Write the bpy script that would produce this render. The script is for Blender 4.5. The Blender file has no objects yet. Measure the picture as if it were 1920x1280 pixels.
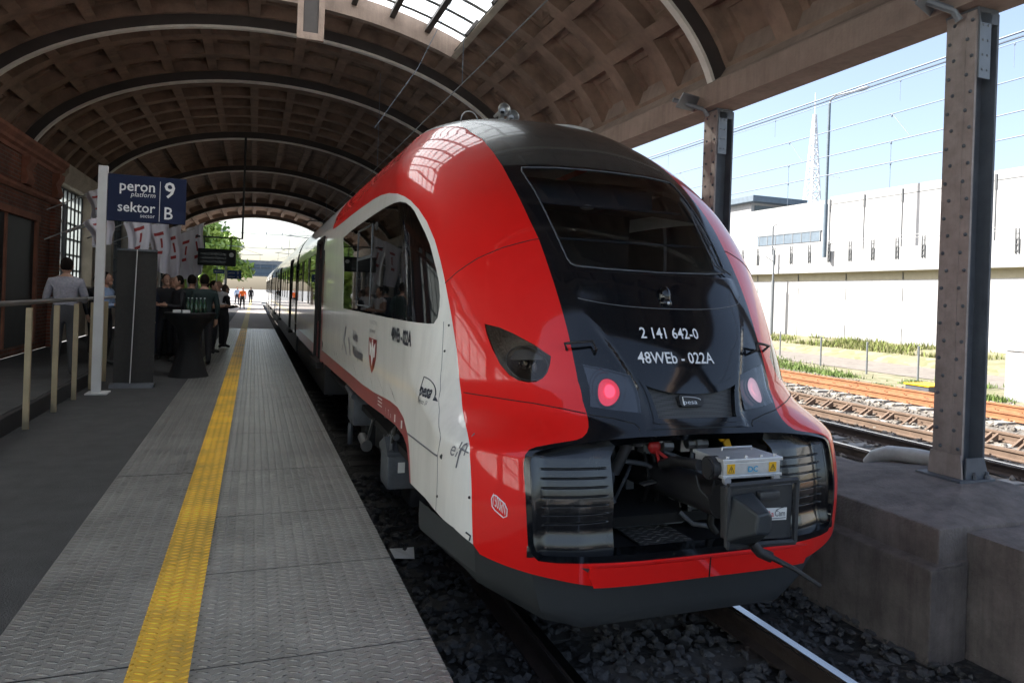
import bpy, bmesh, math, random
import numpy as np
from mathutils import Vector, Matrix
from mathutils.geometry import delaunay_2d_cdt
random.seed(7); RNG = np.random.default_rng(7)
SC = bpy.context.scene
COL = SC.collection
PI = math.pi
R = math.radians

# ------------------------------------------------------------------ camera
cam_d = bpy.data.cameras.new('camera')
cam = bpy.data.objects.new('camera', cam_d)
COL.objects.link(cam)
YAW, ROLL = math.atan2(484, 1320), .035
F = Vector((math.sin(YAW), math.cos(YAW), 0)); R0 = Vector((math.cos(YAW), -math.sin(YAW), 0)); U = Vector((0, 0, 1))
Rc = R0*math.cos(ROLL) + U*math.sin(ROLL); Uc = -R0*math.sin(ROLL) + U*math.cos(ROLL)
cam.matrix_world = Matrix(((Rc.x, Uc.x, -F.x, 0), (Rc.y, Uc.y, -F.y, 0), (Rc.z, Uc.z, -F.z, 1.6), (0, 0, 0, 1)))
cam_d.sensor_width = 36; cam_d.lens = 1320/1920*36
cam_d.shift_y = -82/1920
cam_d.clip_end = 3000; cam_d.clip_start = .05
SC.camera = cam

# ------------------------------------------------------------------ sky, sun, exposure
SUN_DIR = Vector((.83, -.55, -.90)).normalized()          # the way the light travels
elev = math.asin(-SUN_DIR.z); azim = math.atan2(-SUN_DIR.x, -SUN_DIR.y)
W_ = bpy.data.worlds.new('World'); SC.world = W_; W_.use_nodes = True
nt = W_.node_tree; nt.nodes.clear()
sky = nt.nodes.new('ShaderNodeTexSky'); sky.sky_type = 'NISHITA'; sky.sun_disc = False
sky.sun_elevation = elev; sky.sun_rotation = azim; sky.air_density = 1.0; sky.dust_density = 3.0; sky.ozone_density = 1.5
bg = nt.nodes.new('ShaderNodeBackground'); bg.inputs['Strength'].default_value = .078
wo = nt.nodes.new('ShaderNodeOutputWorld')
hs = nt.nodes.new('ShaderNodeHueSaturation'); hs.inputs['Saturation'].default_value = .85; nt.links.new(sky.outputs[0], hs.inputs['Color']); nt.links.new(hs.outputs[0], bg.inputs[0]); nt.links.new(bg.outputs[0], wo.inputs[0])
sun_d = bpy.data.lights.new('sun', 'SUN'); sun_d.energy = 3.6; sun_d.angle = R(.5); sun_d.color = (1, .95, .87)
sun = bpy.data.objects.new('sun', sun_d); COL.objects.link(sun)
sun.rotation_euler = SUN_DIR.to_track_quat('-Z', 'Y').to_euler()
SC.view_settings.view_transform = 'Standard'; SC.view_settings.look = 'None'
SC.view_settings.exposure = 2.12; SC.view_settings.gamma = 1.0
SC.cycles.max_bounces = 8; SC.cycles.diffuse_bounces = 5; SC.cycles.glossy_bounces = 4
SC.cycles.transmission_bounces = 6; SC.cycles.transparent_max_bounces = 12
SC.cycles.caustics_reflective = False; SC.cycles.caustics_refractive = False
SC.cycles.sample_clamp_indirect = 6
SC.cycles.use_denoising = True

# ------------------------------------------------------------------ materials
def nodes(name):
    m = bpy.data.materials.new(name); m.use_nodes = True
    t = m.node_tree; b = t.nodes['Principled BSDF']
    return m, t, b
def mat(name, col, rough=.6, metal=0, coat=0, spec=.5, var=0., vscale=3., bump=0., bscale=40., rvar=0., emit=None, es=0, detail=4, speck=0., streak=0.):
    m, t, b = nodes(name)
    b.inputs['Base Color'].default_value = (*col, 1); b.inputs['Roughness'].default_value = rough
    b.inputs['Metallic'].default_value = metal; b.inputs['Coat Weight'].default_value = coat
    b.inputs['Coat Roughness'].default_value = .04; b.inputs['Specular IOR Level'].default_value = spec
    if emit: b.inputs['Emission Color'].default_value = (*emit, 1); b.inputs['Emission Strength'].default_value = es
    L = t.links.new
    if var or bump or rvar or speck or streak:
        tc = t.nodes.new('ShaderNodeTexCoord')
    if var:
        n = t.nodes.new('ShaderNodeTexNoise'); n.inputs['Scale'].default_value = vscale; n.inputs['Detail'].default_value = 8; n.inputs['Roughness'].default_value = .65
        L(tc.outputs['Object'], n.inputs['Vector'])
        r = t.nodes.new('ShaderNodeMapRange'); r.inputs[1].default_value = .3; r.inputs[2].default_value = .7; r.inputs[3].default_value = 1-var; r.inputs[4].default_value = 1+var
        L(n.outputs[0], r.inputs[0])
        mx = t.nodes.new('ShaderNodeMix'); mx.data_type = 'RGBA'; mx.blend_type = 'MULTIPLY'; mx.inputs[0].default_value = 1
        mx.inputs[6].default_value = (*col, 1); L(r.outputs[0], mx.inputs[7]); L(mx.outputs[2], b.inputs['Base Color'])
        last = mx.outputs[2]
    if streak:
        mp = t.nodes.new('ShaderNodeMapping'); mp.inputs['Scale'].default_value = (5, 5, .45); L(tc.outputs['Object'], mp.inputs[0])
        n = t.nodes.new('ShaderNodeTexNoise'); n.inputs['Scale'].default_value = 1.6; n.inputs['Detail'].default_value = 9; n.inputs['Roughness'].default_value = .7; L(mp.outputs[0], n.inputs[0])
        r = t.nodes.new('ShaderNodeMapRange'); r.inputs[1].default_value = .45; r.inputs[2].default_value = .75; r.inputs[3].default_value = 1; r.inputs[4].default_value = 1-streak; L(n.outputs[0], r.inputs[0])
        mx = t.nodes.new('ShaderNodeMix'); mx.data_type = 'RGBA'; mx.blend_type = 'MULTIPLY'; mx.inputs[0].default_value = 1
        if var: L(last, mx.inputs[6])
        else: mx.inputs[6].default_value = (*col, 1)
        L(r.outputs[0], mx.inputs[7]); L(mx.outputs[2], b.inputs['Base Color'])
    if speck:
        n = t.nodes.new('ShaderNodeTexVoronoi'); n.inputs['Scale'].default_value = 60
        L(tc.outputs['Object'], n.inputs['Vector'])
        r = t.nodes.new('ShaderNodeMapRange'); r.inputs[1].default_value = .05; r.inputs[2].default_value = .10; r.inputs[3].default_value = speck; r.inputs[4].default_value = 0
        L(n.outputs['Distance'], r.inputs[0])
        mx = t.nodes.new('ShaderNodeMix'); mx.data_type = 'RGBA'; mx.inputs[6].default_value = (*col, 1); mx.inputs[7].default_value = (.35, .32, .28, 1)
        L(r.outputs[0], mx.inputs[0]); L(mx.outputs[2], b.inputs['Base Color'])
    if rvar:
        n = t.nodes.new('ShaderNodeTexNoise'); n.inputs['Scale'].default_value = 2.3; n.inputs['Detail'].default_value = 6
        L(tc.outputs['Object'], n.inputs['Vector'])
        r = t.nodes.new('ShaderNodeMapRange'); r.inputs[1].default_value = .3; r.inputs[2].default_value = .75; r.inputs[3].default_value = max(0, rough-rvar); r.inputs[4].default_value = rough+rvar
        L(n.outputs[0], r.inputs[0]); L(r.outputs[0], b.inputs['Roughness'])
    if bump:
        n = t.nodes.new('ShaderNodeTexNoise'); n.inputs['Scale'].default_value = bscale; n.inputs['Detail'].default_value = detail
        L(tc.outputs['Object'], n.inputs['Vector'])
        bp = t.nodes.new('ShaderNodeBump'); bp.inputs['Strength'].default_value = bump; bp.inputs['Distance'].default_value = .02
        L(n.outputs[0], bp.inputs['Height']); L(bp.outputs[0], b.inputs['Normal'])
    return m
def glass(name, tint, mixf=.5, gloss=(1, 1, 1), rough=.02):
    """thin pane: see-through tinted, with Fresnel reflection"""
    m, t, b = nodes(name); L = t.links.new
    tr = t.nodes.new('ShaderNodeBsdfTransparent'); tr.inputs[0].default_value = (*tint, 1)
    gl = t.nodes.new('ShaderNodeBsdfGlossy'); gl.inputs[0].default_value = (*gloss, 1); gl.inputs['Roughness'].default_value = rough
    lw = t.nodes.new('ShaderNodeFresnel'); lw.inputs[0].default_value = mixf
    mx = t.nodes.new('ShaderNodeMixShader')
    L(lw.outputs[0], mx.inputs[0]); L(tr.outputs[0], mx.inputs[1]); L(gl.outputs[0], mx.inputs[2])
    L(mx.outputs[0], t.nodes['Material Output'].inputs[0])
    return m
def frosted(name, clear=.12, k=1.):
    m, t, b = nodes(name); L = t.links.new
    a = t.nodes.new('ShaderNodeBsdfTranslucent'); a.inputs[0].default_value = (.9*k, .95*k, .95*k, 1)
    d = t.nodes.new('ShaderNodeBsdfTransparent'); d.inputs[0].default_value = (.9, .95, .95, 1)
    mx = t.nodes.new('ShaderNodeMixShader'); mx.inputs[0].default_value = clear
    L(a.outputs[0], mx.inputs[1]); L(d.outputs[0], mx.inputs[2]); L(mx.outputs[0], t.nodes['Material Output'].inputs[0])
    return m
def plate_mat(name, col, rough, metal=.0, wear=0.):
    """tear-plate: rows of raised dashes, turned one way and the other in neighbouring rows"""
    m, t, b = nodes(name); L = t.links.new; N_ = t.nodes.new
    tc = N_('ShaderNodeTexCoord'); sp = N_('ShaderNodeSeparateXYZ'); L(tc.outputs['Object'], sp.inputs[0])
    def M(op, a, c=None, d=None):
        n = N_('ShaderNodeMath'); n.operation = op
        for i, v in enumerate((a, c, d)):
            if v is None: continue
            if isinstance(v, (int, float)): n.inputs[i].default_value = v
            else: L(v, n.inputs[i])
        return n.outputs[0]
    PX, PY = .060, .052
    u = M('DIVIDE', sp.outputs[0], PX); cu = M('FLOOR', u); fu = M('SUBTRACT', M('SUBTRACT', u, cu), .5)
    par = M('MODULO', M('ABSOLUTE', cu), 2.0)
    v = M('ADD', M('DIVIDE', sp.outputs[1], PY), M('MULTIPLY', par, .5)); cv = M('FLOOR', v); fv = M('SUBTRACT', M('SUBTRACT', v, cv), .5)
    sgn = M('SUBTRACT', M('MULTIPLY', par, 2.0), 1.0)
    rot = M('ADD', fv, M('MULTIPLY', M('MULTIPLY', fu, sgn), .55))
    e = M('SQRT', M('ADD', M('POWER', M('MULTIPLY', fu, 2.1), 2.0), M('POWER', M('MULTIPLY', rot, 5.2), 2.0)))
    h = N_('ShaderNodeMapRange'); h.interpolation_type = 'SMOOTHSTEP'
    h.inputs[1].default_value = .55; h.inputs[2].default_value = 1.05; h.inputs[3].default_value = 1; h.inputs[4].default_value = 0
    L(e, h.inputs[0])
    # wide worn patches and dirt with shapes of their own
    n1 = N_('ShaderNodeTexNoise'); n1.inputs['Scale'].default_value = 1.7; n1.inputs['Detail'].default_value = 9; n1.inputs['Roughness'].default_value = .7
    L(tc.outputs['Object'], n1.inputs[0])
    r1 = N_('ShaderNodeMapRange'); r1.inputs[1].default_value = .3; r1.inputs[2].default_value = .72; r1.inputs[3].default_value = .60; r1.inputs[4].default_value = 1.30
    L(n1.outputs[0], r1.inputs[0])
    mx = N_('ShaderNodeMix'); mx.data_type = 'RGBA'; mx.blend_type = 'MULTIPLY'; mx.inputs[0].default_value = 1; mx.inputs[6].default_value = (*col, 1)
    L(r1.outputs[0], mx.inputs[7])
    mx2 = N_('ShaderNodeMix'); mx2.data_type = 'RGBA'; mx2.blend_type = 'MULTIPLY'; L(M('MULTIPLY', h.outputs[0], .85), mx2.inputs[0])
    L(mx.outputs[2], mx2.inputs[6]); mx2.inputs[7].default_value = (2.1, 2.1, 2.05, 1)  # raised dashes lightened: their highlights are put into the colour
    # gum and oil spots, worn paint
    vs_ = N_('ShaderNodeTexVoronoi'); vs_.inputs['Scale'].default_value = 2.6; L(tc.outputs['Object'], vs_.inputs[0])
    sp2 = N_('ShaderNodeMapRange'); sp2.inputs[1].default_value = .035; sp2.inputs[2].default_value = .075; sp2.inputs[3].default_value = .55; sp2.inputs[4].default_value = 0; L(vs_.outputs['Distance'], sp2.inputs[0])
    mx3 = N_('ShaderNodeMix'); mx3.data_type = 'RGBA'; mx3.blend_type = 'MULTIPLY'; L(sp2.outputs[0], mx3.inputs[0]); L(mx2.outputs[2], mx3.inputs[6]); mx3.inputs[7].default_value = (.35, .34, .33, 1)
    n5 = N_('ShaderNodeTexNoise'); n5.inputs['Scale'].default_value = 9; n5.inputs['Detail'].default_value = 10; n5.inputs['Roughness'].default_value = .75; L(tc.outputs['Object'], n5.inputs[0])
    w5 = N_('ShaderNodeMapRange'); w5.inputs[1].default_value = .54; w5.inputs[2].default_value = .66; w5.inputs[3].default_value = 0; w5.inputs[4].default_value = wear; L(n5.outputs[0], w5.inputs[0])
    mx4 = N_('ShaderNodeMix'); mx4.data_type = 'RGBA'; L(w5.outputs[0], mx4.inputs[0]); L(mx3.outputs[2], mx4.inputs[6]); mx4.inputs[7].default_value = (.16, .145, .12, 1)
    L(mx4.outputs[2], b.inputs['Base Color'])
    rr = M('SUBTRACT', M('ADD', rough, M('MULTIPLY', n1.outputs[0], .2)), M('MULTIPLY', h.outputs[0], .16)); L(rr, b.inputs['Roughness'])
    b.inputs['Metallic'].default_value = metal
    n2 = N_('ShaderNodeTexNoise'); n2.inputs['Scale'].default_value = 160; L(tc.outputs['Object'], n2.inputs[0])
    bp = N_('ShaderNodeBump'); bp.inputs['Strength'].default_value = 1.0; bp.inputs['Distance'].default_value = .022
    L(M('ADD', h.outputs[0], M('MULTIPLY', n2.outputs[0], .12)), bp.inputs['Height']); L(bp.outputs[0], b.inputs['Normal'])
    return m
def brick_mat(name):
    m, t, b = nodes(name); L = t.links.new; N_ = t.nodes.new
    tc = N_('ShaderNodeTexCoord'); mp = N_('ShaderNodeMapping'); mp.inputs['Rotation'].default_value = (R(90), 0, R(90))
    sp = N_('ShaderNodeSeparateXYZ'); cb = N_('ShaderNodeCombineXYZ')
    L(tc.outputs['Object'], sp.inputs[0]); L(sp.outputs[1], cb.inputs[0]); L(sp.outputs[2], cb.inputs[1])
    br = N_('ShaderNodeTexBrick'); br.inputs['Scale'].default_value = 1; br.inputs['Brick Width'].default_value = .27; br.inputs['Row Height'].default_value = .085
    br.inputs['Mortar Size'].default_value = .011; br.inputs['Color1'].default_value = (.25, .075, .042, 1); br.inputs['Color2'].default_value = (.16, .052, .032, 1); br.inputs['Mortar'].default_value = (.20, .15, .12, 1)
    L(cb.outputs[0], br.inputs[0])
    n = N_('ShaderNodeTexNoise'); n.inputs['Scale'].default_value = 1.2; n.inputs['Detail'].default_value = 8; L(tc.outputs['Object'], n.inputs[0])
    r = N_('ShaderNodeMapRange'); r.inputs[1].default_value = .3; r.inputs[2].default_value = .7; r.inputs[3].default_value = .6; r.inputs[4].default_value = 1.25; L(n.outputs[0], r.inputs[0])
    mx = N_('ShaderNodeMix'); mx.data_type = 'RGBA'; mx.blend_type = 'MULTIPLY'; mx.inputs[0].default_value = 1
    L(br.outputs[0], mx.inputs[6]); L(r.outputs[0], mx.inputs[7]); L(mx.outputs[2], b.inputs['Base Color']); b.inputs['Roughness'].default_value = .85
    bp = N_('ShaderNodeBump'); bp.inputs['Strength'].default_value = .5; bp.inputs['Distance'].default_value = .01; L(br.outputs['Fac'], bp.inputs['Height']); bp.invert = True; L(bp.outputs[0], b.inputs['Normal'])
    return m
def ground_mat(name, c1, c2, scale, bump=.6, rough=.95):
    m, t, b = nodes(name); L = t.links.new; N_ = t.nodes.new
    tc = N_('ShaderNodeTexCoord')
    v = N_('ShaderNodeTexVoronoi'); v.inputs['Scale'].default_value = scale; L(tc.outputs['Object'], v.inputs[0])
    n = N_('ShaderNodeTexNoise'); n.inputs['Scale'].default_value = .8; n.inputs['Detail'].default_value = 9; n.inputs['Roughness'].default_value = .7; L(tc.outputs['Object'], n.inputs[0])
    hs = N_('ShaderNodeSeparateColor'); L(v.outputs['Color'], hs.inputs[0])
    ad = N_('ShaderNodeMath'); ad.operation = 'MULTIPLY_ADD'; L(hs.outputs[0], ad.inputs[0]); ad.inputs[1].default_value = .5
    L(n.outputs[0], ad.inputs[2])
    r = N_('ShaderNodeMapRange'); r.inputs[1].default_value = .35; r.inputs[2].default_value = 1.05; L(ad.outputs[0], r.inputs[0])
    mx = N_('ShaderNodeMix'); mx.data_type = 'RGBA'; mx.inputs[6].default_value = (*c1, 1); mx.inputs[7].default_value = (*c2, 1); L(r.outputs[0], mx.inputs[0])
    L(mx.outputs[2], b.inputs['Base Color']); b.inputs['Roughness'].default_value = rough
    bp = N_('ShaderNodeBump'); bp.inputs['Strength'].default_value = bump; bp.inputs['Distance'].default_value = .03; bp.invert = True
    L(v.outputs['Distance'], bp.inputs['Height']); L(bp.outputs[0], b.inputs['Normal'])
    return m

M = dict(
    red=mat('red_paint', (.78, .010, .008), .50, spec=.25, coat=.8, bump=.012, bscale=90, rvar=.06, speck=.10),
    white=mat('white_paint', (.80, .78, .74), .5, spec=.3, coat=.8, bump=.01, bscale=80, var=.05, vscale=1.5, streak=.14),
    silver_roof=mat('roof_paint', (.42, .43, .44), .3, coat=.6, var=.08),
    stripe=mat('dark_red_paint', (.36, .03, .03), .35, coat=.6, var=.1),
    black=mat('black_gloss', (.006, .007, .009), .10, spec=.55, speck=.22, rvar=.03),
    visor=mat('visor_black', (.042, .044, .042), .27, coat=.25, speck=.25), bowl=mat('lamp_bowl', (.06, .052, .045), .35, metal=.3, bump=.2, bscale=50),
    shell=mat('black_shell', (.009, .009, .010), .25, coat=.65, bump=.04, bscale=25, rvar=.1),
    blackmatt=mat('black_matt', (.018, .018, .02), .55, var=.3),
    rubber=mat('rubber', (.012, .012, .012), .7),
    dark=mat('dark_void', (.006, .006, .006), .9),
    cgrey=mat('coupler_grey', (.035, .037, .040), .5, var=.2, vscale=12, bump=.05, bscale=80), grey=mat('grey_primer', (.050, .054, .058), .65, var=.12, vscale=30, bump=.15, bscale=200, speck=.15),
    boxgrey=mat('box_grey', (.085, .092, .105), .5, var=.2, vscale=12),
    cover=mat('cover_grey', (.030, .036, .042), .42, bump=.08, bscale=120),
    metal=mat('bare_metal', (.42, .42, .42), .38, metal=.9, var=.2, vscale=8),
    alu=mat('aluminium', (.62, .63, .64), .36, metal=.55, var=.12, vscale=16),
    white_lbl=mat('label_white', (.75, .75, .73), .5),
    txt_white=mat('lettering_white', (.78, .79, .80), .4),
    txt_dark=mat('lettering_dark', (.02, .025, .04), .4),
    txt_blue=mat('lettering_blue', (.02, .35, .6), .4),
    txt_grey=mat('lettering_grey', (.16, .16, .18), .4),
    txt_red=mat('lettering_red', (.6, .02, .02), .4),
    yellow=mat('yellow_plastic', (.75, .42, .01), .4),
    redvalve=mat('red_enamel', (.5, .02, .02), .4),
    lens=glass('lamp_lens', (.80, .76, .72), 1.45),
    reflector=mat('reflector', (.12, .11, .10), .15, metal=.8, bump=.3, bscale=60),
    taillit=mat('tail_lamp_red', (.7, .02, .05), .2, coat=1, emit=(1, .03, .07), es=.16, bump=.5, bscale=160), tailcore=mat('tail_lamp_core', (.8, .05, .1), .2, coat=1, emit=(1, .06, .12), es=.42, bump=.5, bscale=160),
    winglass=glass('tinted_glass', (.10, .11, .12), 1.7),
    cabglass=glass('cab_side_glass', (.42, .43, .44), 1.6),
    shield=glass('windshield_glass', (.55, .59, .61), 1.42), cover_g=glass('lamp_cover_glass', (.86, .86, .88), 1.75),
    interior=mat('cab_interior', (.13, .135, .145), .7),
    interior_l=mat('saloon_panel', (.30, .30, .31), .6),
    concrete=mat('vault_concrete', (.235, .158, .118), .9, var=.36, vscale=2.0, bump=.35, bscale=30),
    concrete_b=mat('beam_concrete', (.30, .225, .185), .9, var=.25, vscale=1.6, bump=.3, bscale=35, streak=.25),
    plinth=mat('plinth_concrete', (.175, .148, .134), .92, var=.38, vscale=3.2, bump=.8, bscale=60, streak=.4),
    steel=mat('rib_steel', (.055, .045, .042), .6, var=.2),
    flange=mat('rib_flange_pale', (.72, .68, .62), .55, var=.15),  # flange much paler than the rib web
    column=mat('column_paint', (.31, .26, .235), .62, streak=.3, var=.25, vscale=6, bump=.1, bscale=60),
    column_d=mat('column_dark_shade', (.10, .11, .125), .6, var=.2, vscale=5, bump=.1, bscale=60),
    brick=brick_mat('terracotta_brick'),
    terra=mat('terracotta', (.30, .12, .075), .8, var=.3, vscale=2.5, bump=.2, bscale=25),
    stone=mat('pale_stone', (.42, .36, .29), .85, var=.2, vscale=2, bump=.2, bscale=25),
    iron=mat('window_iron', (.03, .032, .035), .5),
    dirty=frosted('dirty_window_glass', .03), dirty2=frosted('grimy_window_glass', .10, .42), lampsheen=mat('lamp_lens_sky_sheen', (.72, .52, .55), .15, coat=1, bump=.5, bscale=160, emit=(1, .55, .64), es=.13), pane=glass('window_glass', (.80, .84, .86), 1.3),  # pale lamp lens: sky reflection put into its colour and glow
    frost=frosted('skylight_glass'),
    plate=plate_mat('tear_plate', (.25, .243, .232), .24, .3, .45),
    plate_y=plate_mat('tear_plate_yellow', (.82, .47, .028), .40, 0, .18),
    plate_d=mat('asphalt', (.05, .05, .052), .85, var=.25, vscale=4, bump=.5, bscale=120),
    slab=mat('platform_slab', (.34, .31, .29), .8, var=.2, vscale=2, bump=.2, bscale=50),
    edge=mat('platform_face', (.10, .10, .095), .85, var=.3, vscale=2, bump=.3, bscale=30),
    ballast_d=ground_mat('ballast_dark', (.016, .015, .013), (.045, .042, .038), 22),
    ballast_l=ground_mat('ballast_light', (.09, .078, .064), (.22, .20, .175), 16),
    dirt=ground_mat('dirt_road', (.15, .13, .115), (.21, .19, .165), 5, .2),
    far_ground=ground_mat('yard_ground', (.13, .135, .14), (.20, .205, .21), .6, .2),
    soil=ground_mat('soil', (.12, .13, .06), (.25, .22, .15), 3, .4),
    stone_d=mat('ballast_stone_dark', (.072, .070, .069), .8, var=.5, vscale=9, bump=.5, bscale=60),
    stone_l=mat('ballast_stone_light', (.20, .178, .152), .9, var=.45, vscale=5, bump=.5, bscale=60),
    rail=mat('rail_side', (.045, .032, .026), .7, var=.3, vscale=6, bump=.2, bscale=60),
    rail_t=mat('rail_head', (.62, .65, .68), .22, metal=1.0, rvar=.06),
    rail_o=mat('rail_rust_orange', (.27, .115, .052), .85, var=.25, vscale=5, bump=.2, bscale=60),
    rail_b=mat('rail_rust_brown', (.14, .095, .068), .85, var=.25, vscale=5, bump=.2, bscale=60),
    sleeper=mat('sleeper_concrete', (.27, .26, .24), .9, var=.2, vscale=4, bump=.3, bscale=40),
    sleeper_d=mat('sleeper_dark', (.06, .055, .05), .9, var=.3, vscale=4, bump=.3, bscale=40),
    wall=mat('white_render', (.33, .333, .336), .85, var=.10, vscale=.5, streak=.22), pale=mat('hazed_steel', (.7, .7, .7), .6),  # mast steel lightened: distance haze put into the colour
    wall_y=mat('cream_soffit', (.36, .33, .24), .8, var=.08),
    wall_j=mat('joint_grey', (.09, .095, .10), .8),
    bluegrey=mat('blue_grey_cladding', (.10, .135, .17), .6, var=.15),
    galv=mat('galvanised', (.20, .215, .23), .5, metal=.3, var=.15),
    pole_w=mat('white_pole', (.62, .62, .62), .5, var=.08),
    wire=mat('wire', (.16, .20, .26), .5),
    sign_b=mat('sign_blue', (.004, .011, .048), .5, spec=.25),
    screen=mat('display_housing', (.008, .009, .011), .5, spec=.3),
    handrail=mat('handrail_steel', (.20, .19, .18), .45, metal=.4, var=.2),
    post_b=mat('railing_post_beige', (.36, .29, .18), .6, var=.15),
    cloth_k=mat('black_cloth', (.010, .010, .011), .9, bump=.2, bscale=60),
    cloth_w=mat('flag_white', (.80, .78, .84), .8, var=.05),
    cloth_r=mat('flag_red', (.42, .06, .06), .8),
    banner=mat('banner_back', (.035, .033, .031), .8, var=.15, vscale=20),
    pipe_w=mat('white_pipe', (.55, .55, .53), .5, var=.2, vscale=5),
    bottle=mat('green_glass', (.02, .06, .03), .1, coat=1),
    paper=mat('white_paper', (.75, .75, .74), .8),
    leaf=mat('leaf', (.09, .19, .025), .6, var=.45, vscale=.6),
    leaf2=mat('leaf_light', (.22, .32, .05), .6, var=.35, vscale=.6),
    bark=mat('bark', (.09, .065, .045), .9, var=.3),
    grass=mat('grass_blade', (.16, .20, .045), .8, var=.4, vscale=.8),
    grass_y=mat('dry_grass_blade', (.20, .20, .085), .85, var=.4, vscale=.6),
    grass_g=mat('fresh_grass_blade', (.12, .18, .04), .8, var=.4, vscale=.8),
    skin=mat('skin', (.42, .24, .17), .55), hair=mat('hair', (.012, .008, .006), .85, spec=.15),
    shirt=mat('shirt_checked_grey', (.30, .29, .33), .85, var=.25, vscale=30), shirt_w=mat('shirt_white', (.7, .7, .72), .8),
    shirt_b=mat('shirt_blue', (.28, .38, .58), .8), suit_k=mat('suit_black', (.012, .012, .016), .8), suit_g=mat('suit_dark_green', (.012, .026, .026), .8),
    suit_n=mat('suit_navy', (.014, .018, .035), .8), trousers=mat('trousers_grey', (.06, .06, .065), .85), orange=mat('hi_vis_orange', (.9, .16, .02), .7),
    shoe=mat('shoe', (.01, .01, .01), .4), coat_k=mat('coat_dark', (.016, .016, .020), .85),
)
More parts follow.
